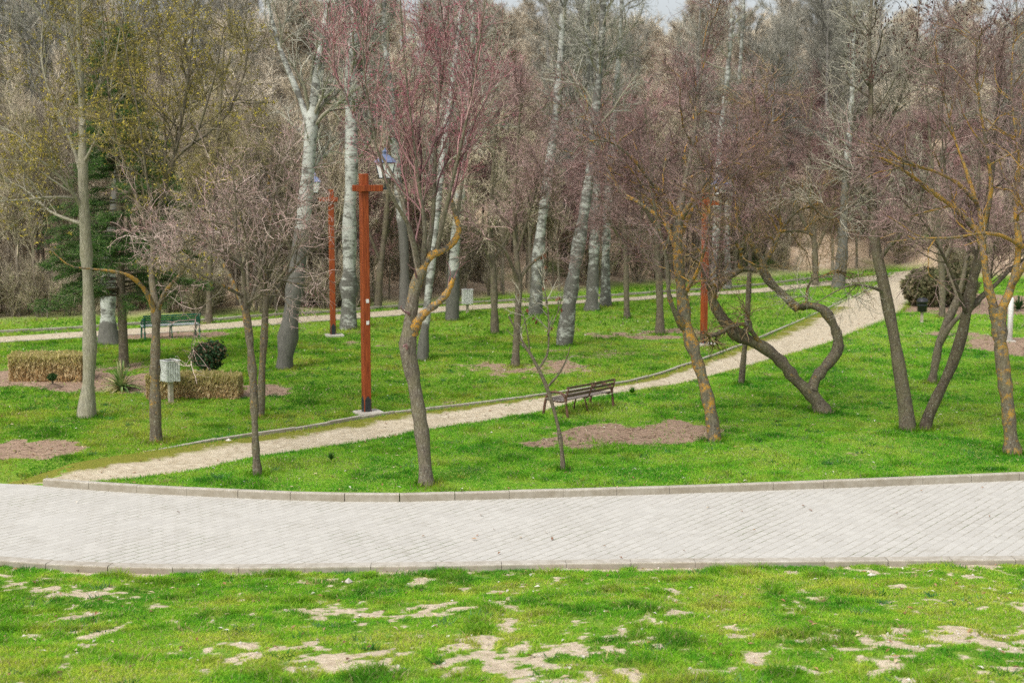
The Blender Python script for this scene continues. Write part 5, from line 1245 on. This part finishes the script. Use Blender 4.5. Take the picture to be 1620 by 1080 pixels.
# ------------------------------------------------------------------ lamp posts
def lamp(label, x, y, ytop, side, rz):
    b = ground(x, y); b[2] = height(b[0], b[1])
    H = at(x, ytop, b[1])[2] - b[2]
    root = empty('lamp_post', b, label, 'street lamp', 'red timber lamp posts', rz)
    w = .185
    MB().box((0, 0, H / 2 + .02), (w, w, H - .04), 0, .012).build('pole', M['lamp_wood'], root)
    foot = MB()                                                        # steel shoe: a pointed plate on each face
    for s in range(4):
        a = s * math.pi / 2; cs, sn = math.cos(a), math.sin(a)
        pts = [(-w * .40, .0), (w * .40, .0), (w * .40, .36), (0, .46), (-w * .40, .36)]
        V = []
        for yy in (-w / 2 - .010, -w / 2 + .004):
            for px, pz in pts: V.append((px * cs - yy * sn, px * sn + yy * cs, pz))
        foot.add(V, [[0, 1, 2, 3, 4], [9, 8, 7, 6, 5]] + [[i, 5 + i, 5 + (i + 1) % 5, (i + 1) % 5] for i in range(5)])
    foot.build('shoe', M['black_metal'], root)
    MB().box((.05, .0, .02), (.62, .54, .10), 0, .015).build('footing', M['concrete'], root)
    za = H - .34
    arm = MB(); arm.box((side * .10, -w / 2 - .040, za), (.66, .075, .15), 0, .008); arm.box((side * .10, w / 2 + .040, za), (.66, .075, .15), 0, .008)
    arm.build('crossarm', M['lamp_wood'], root)
    cx = side * .56
    lz = za + .085
    br = MB(); br.box((side * .46, 0, lz - .10), (.26, .05, .05)); br.box((side * .36, 0, lz - .10), (.05, w + .02, .05)); br.tube([(cx, 0, lz - .09), (cx, 0, lz + .13)], .018); br.lathe([(.02, lz + .12), (.07, lz + .135), (.09, lz + .15)], (cx, 0, 0)); br.build('bracket', M['black_metal'], root)
    z0 = lz + .15; z1 = z0 + .36
    s4 = math.pi / 4
    lan = MB(); lan.lathe([(.15, z0 + .004), (.245, z1 - .004)], (cx, 0, 0), 4, True); g = lan.build('lantern', M['lantern_glass'], root)
    fr = MB()
    for i in range(4):
        a = i * math.pi / 2 + math.pi / 4
        fr.tube([(cx + .155 * math.cos(a), .155 * math.sin(a), z0 - .01), (cx + .25 * math.cos(a), .25 * math.sin(a), z1 + .01)], .013, 6)
    for r_, zz in ((.155, z0), (.25, z1)):
        c4 = [(cx + r_ * math.cos(i * math.pi / 2 + s4), r_ * math.sin(i * math.pi / 2 + s4), zz) for i in range(5)]
        for p, q in zip(c4[:-1], c4[1:]): fr.bar(p, q, .022, .022)
    fr.build('lantern_frame', M['black_metal'], root)
    MB().lathe([(.30, z1 + .012), (.27, z1 + .05), (.12, z1 + .17), (.07, z1 + .20), (.07, z1 + .25), (.09, z1 + .265), (.04, z1 + .30), (.012, z1 + .36)], (cx, 0, 0), 4, True).build('lantern_cap', M['lantern_cap'], root)
    return root, H
r1, H1 = lamp('nearest red timber lamp post, beside the gravel path edging', 580, 655, 275, 1, R(28))
for yy in (474, 508):
    z = at(585, yy, 34.2)[2] - r1.location.z
    st = MB().box((.02, -.185 / 2 - .004, z), (.07, .006, .09)).build('sticker', M['sticker'], r1)
lamp('second red timber lamp post, right of the leaning poplar near the far path', 527, 532, 300, -1, R(15))
lamp('third red timber lamp post, behind the bowed tree', 1113, 546, 305, 1, R(28))

for o in (r1, bb): FEET.append((o.location[0], o.location[1], .35))
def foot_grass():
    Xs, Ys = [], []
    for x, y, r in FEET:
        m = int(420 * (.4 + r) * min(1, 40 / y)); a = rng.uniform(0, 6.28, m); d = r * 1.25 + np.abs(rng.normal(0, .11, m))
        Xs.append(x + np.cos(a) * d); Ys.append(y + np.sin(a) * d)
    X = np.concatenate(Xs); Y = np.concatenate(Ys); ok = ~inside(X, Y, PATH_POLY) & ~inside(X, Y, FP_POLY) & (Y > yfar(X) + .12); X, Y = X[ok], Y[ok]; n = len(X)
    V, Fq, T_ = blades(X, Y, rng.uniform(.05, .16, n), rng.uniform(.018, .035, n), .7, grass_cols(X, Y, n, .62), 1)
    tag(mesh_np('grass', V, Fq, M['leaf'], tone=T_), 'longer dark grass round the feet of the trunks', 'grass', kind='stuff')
foot_grass()

# ------------------------------------------------------------------ houses and vans on the hill
def house(x, y, Y, w, d, h, rh, wall, label, roof='roof_tile', rz=0.0):
    p = at(x, y, Y); z = float(height(p[0], Y)) - .5
    root = empty('house', (p[0], Y, z), label, 'house', rz=rz)
    MB().box((0, 0, h / 2 - 1), (w, d, h + 2)).build('wall', M[wall], root)
    rf = MB(); e = .35
    V = [(-w / 2 - e, -d / 2 - e, h), (w / 2 + e, -d / 2 - e, h), (w / 2 + e, d / 2 + e, h), (-w / 2 - e, d / 2 + e, h), (-w / 2 - e, 0, h + rh), (w / 2 + e, 0, h + rh)]
    V += [(a, b_, c - .18) for a, b_, c in V[:4]]
    rf.add(V, [[0, 1, 5, 4], [2, 3, 4, 5], [1, 2, 5], [3, 0, 4], [9, 8, 7, 6], [0, 6, 7, 1], [1, 7, 8, 2], [2, 8, 9, 3], [3, 9, 6, 0]]); r = rf.build('roof', M[roof], root)
    MB().box((w * .28, 0, h + rh), (.7, .7, 1.6), 0, .03).build('chimney', M[wall], r)
    n = max(2, int(w / 2.6))
    for st in range(max(1, int(h / 2.8))):
        for i in range(n):
            xx = (i + .5) / n * w - w / 2; zz = 1.5 + st * 2.8
            wn = MB().box((xx, -d / 2 - .02, zz), (1.1, .08, 1.25)).build('window', M['house_wall_pale'], root)
            MB().box((xx, -d / 2 - .065, zz), (.9, .03, 1.05)).build('pane', M['car_glass'], wn)
house(1090, 70, 178, 11, 8, 3.2, 1.6, 'house_wall', 'long red roofed house on the hilltop, left of the others')
house(1185, 75, 176, 8, 7, 3.0, 1.4, 'house_wall', 'red roofed house in the middle of the hilltop row', rz=.2)
house(1282, 70, 172, 6, 6, 3.4, 1.4, 'house_wall', 'narrow tall house with an orange roof at the right of the hilltop row', rz=-.2)
house(1330, 150, 136, 8, 6, 2.6, 1.3, 'house_wall_pale', 'pale house half hidden by twigs on the right slope', rz=.15)
house(235, 190, 122, 8.5, 6, 2.4, .8, 'house_wall', 'low pink building with a teal roof on the left slope', 'roof_teal')
house(150, 120, 150, 10, 8, 4, 2, 'house_wall_pale', 'pale house high on the left slope')
def van(x, y, Y, label, rz=0.0, h=1.9, L=4.4):
    p = at(x, y, Y); z = float(height(p[0], Y))
    root = empty('parked_van', (p[0], Y, z), label, 'van', rz=rz)
    prof = [(-L / 2, .35), (-L / 2, h * .55), (-L / 2 + .1, h * .96), (-L / 2 + .35, h), (L * .18, h), (L * .33, h * .62), (L / 2 - .1, h * .52), (L / 2, h * .42), (L / 2, .35)]
    W = 1.75; m = MB(); n = len(prof)
    m.add([(a, s * W / 2, b_) for s in (-1, 1) for a, b_ in prof], [list(range(n)), list(range(2 * n - 1, n - 1, -1))] + [[i, n + i, n + (i + 1) % n, (i + 1) % n] for i in range(n)])
    m.build('body', M['white_paint'], root)
    for s in (-1, 1):
        MB().box((-.25, s * (W / 2 + .004), h * .76), (L * .62, .02, h * .24)).build('window', M['car_glass'], root)
        for xx in (-L * .32, L * .32):
            t = MB().tube([(xx, s * (W / 2 - .12), .32), (xx, s * (W / 2 + .05), .32)], .32, 16).build('wheel', M['tyre'], root)
van(25, 165, 113, 'white parked van at the far left on the hill road', .05)
van(52, 165, 114, 'white parked van right of the first on the hill road', -.05, 2.2, 4.8)
van(318, 178, 114, 'white parked van on the hill road right of the low pink building', .1, 2.0, 5.2)

# ------------------------------------------------------------------ world, sun, camera
SUN_EL, SUN_AZ = R(52), R(215)
world = bpy.data.worlds.new('World'); scene.world = world; world.use_nodes = True
nt = world.node_tree; nt.nodes.clear()
sky = nt.nodes.new('ShaderNodeTexSky'); sky.sky_type = 'NISHITA'; sky.sun_disc = False
sky.sun_elevation = SUN_EL; sky.sun_rotation = SUN_AZ; sky.air_density = 1.0; sky.dust_density = 4.0; sky.ozone_density = .6
hs = nt.nodes.new('ShaderNodeHueSaturation'); hs.inputs['Saturation'].default_value = .35
bg = nt.nodes.new('ShaderNodeBackground'); bg.inputs['Strength'].default_value = .15
out = nt.nodes.new('ShaderNodeOutputWorld')
nt.links.new(sky.outputs[0], hs.inputs['Color']); nt.links.new(hs.outputs[0], bg.inputs[0]); nt.links.new(bg.outputs[0], out.inputs[0])
sd = bpy.data.lights.new('sun', 'SUN'); sd.energy = 1.5; sd.angle = R(22); sd.color = (1, .97, .92)
so = bpy.data.objects.new('sun', sd); COL.objects.link(so)
sdir = Vector((math.sin(SUN_AZ) * math.cos(SUN_EL), math.cos(SUN_AZ) * math.cos(SUN_EL), math.sin(SUN_EL)))
so.rotation_euler = sdir.to_track_quat('Z', 'Y').to_euler(); so.location = (0, 0, 40)

cd = bpy.data.cameras.new('camera'); cd.lens = 50; cd.sensor_width = 36; cd.clip_end = 2000; cd.clip_start = .1
cd.dof.use_dof = True; cd.dof.focus_distance = 23; cd.dof.aperture_fstop = 1.5
co = bpy.data.objects.new('camera', cd); COL.objects.link(co)
co.location = CAM; co.rotation_euler = (math.pi / 2 - PITCH, 0, 0)
scene.camera = co
scene.render.engine = 'CYCLES'
scene.view_settings.view_transform = 'Standard'; scene.view_settings.look = 'None'
scene.view_settings.exposure = 0.48; scene.view_settings.gamma = 1.0
scene.cycles.use_denoising = False
scene.cycles.max_bounces = 5; scene.cycles.diffuse_bounces = 3; scene.cycles.transmission_bounces = 3; scene.cycles.transparent_max_bounces = 4
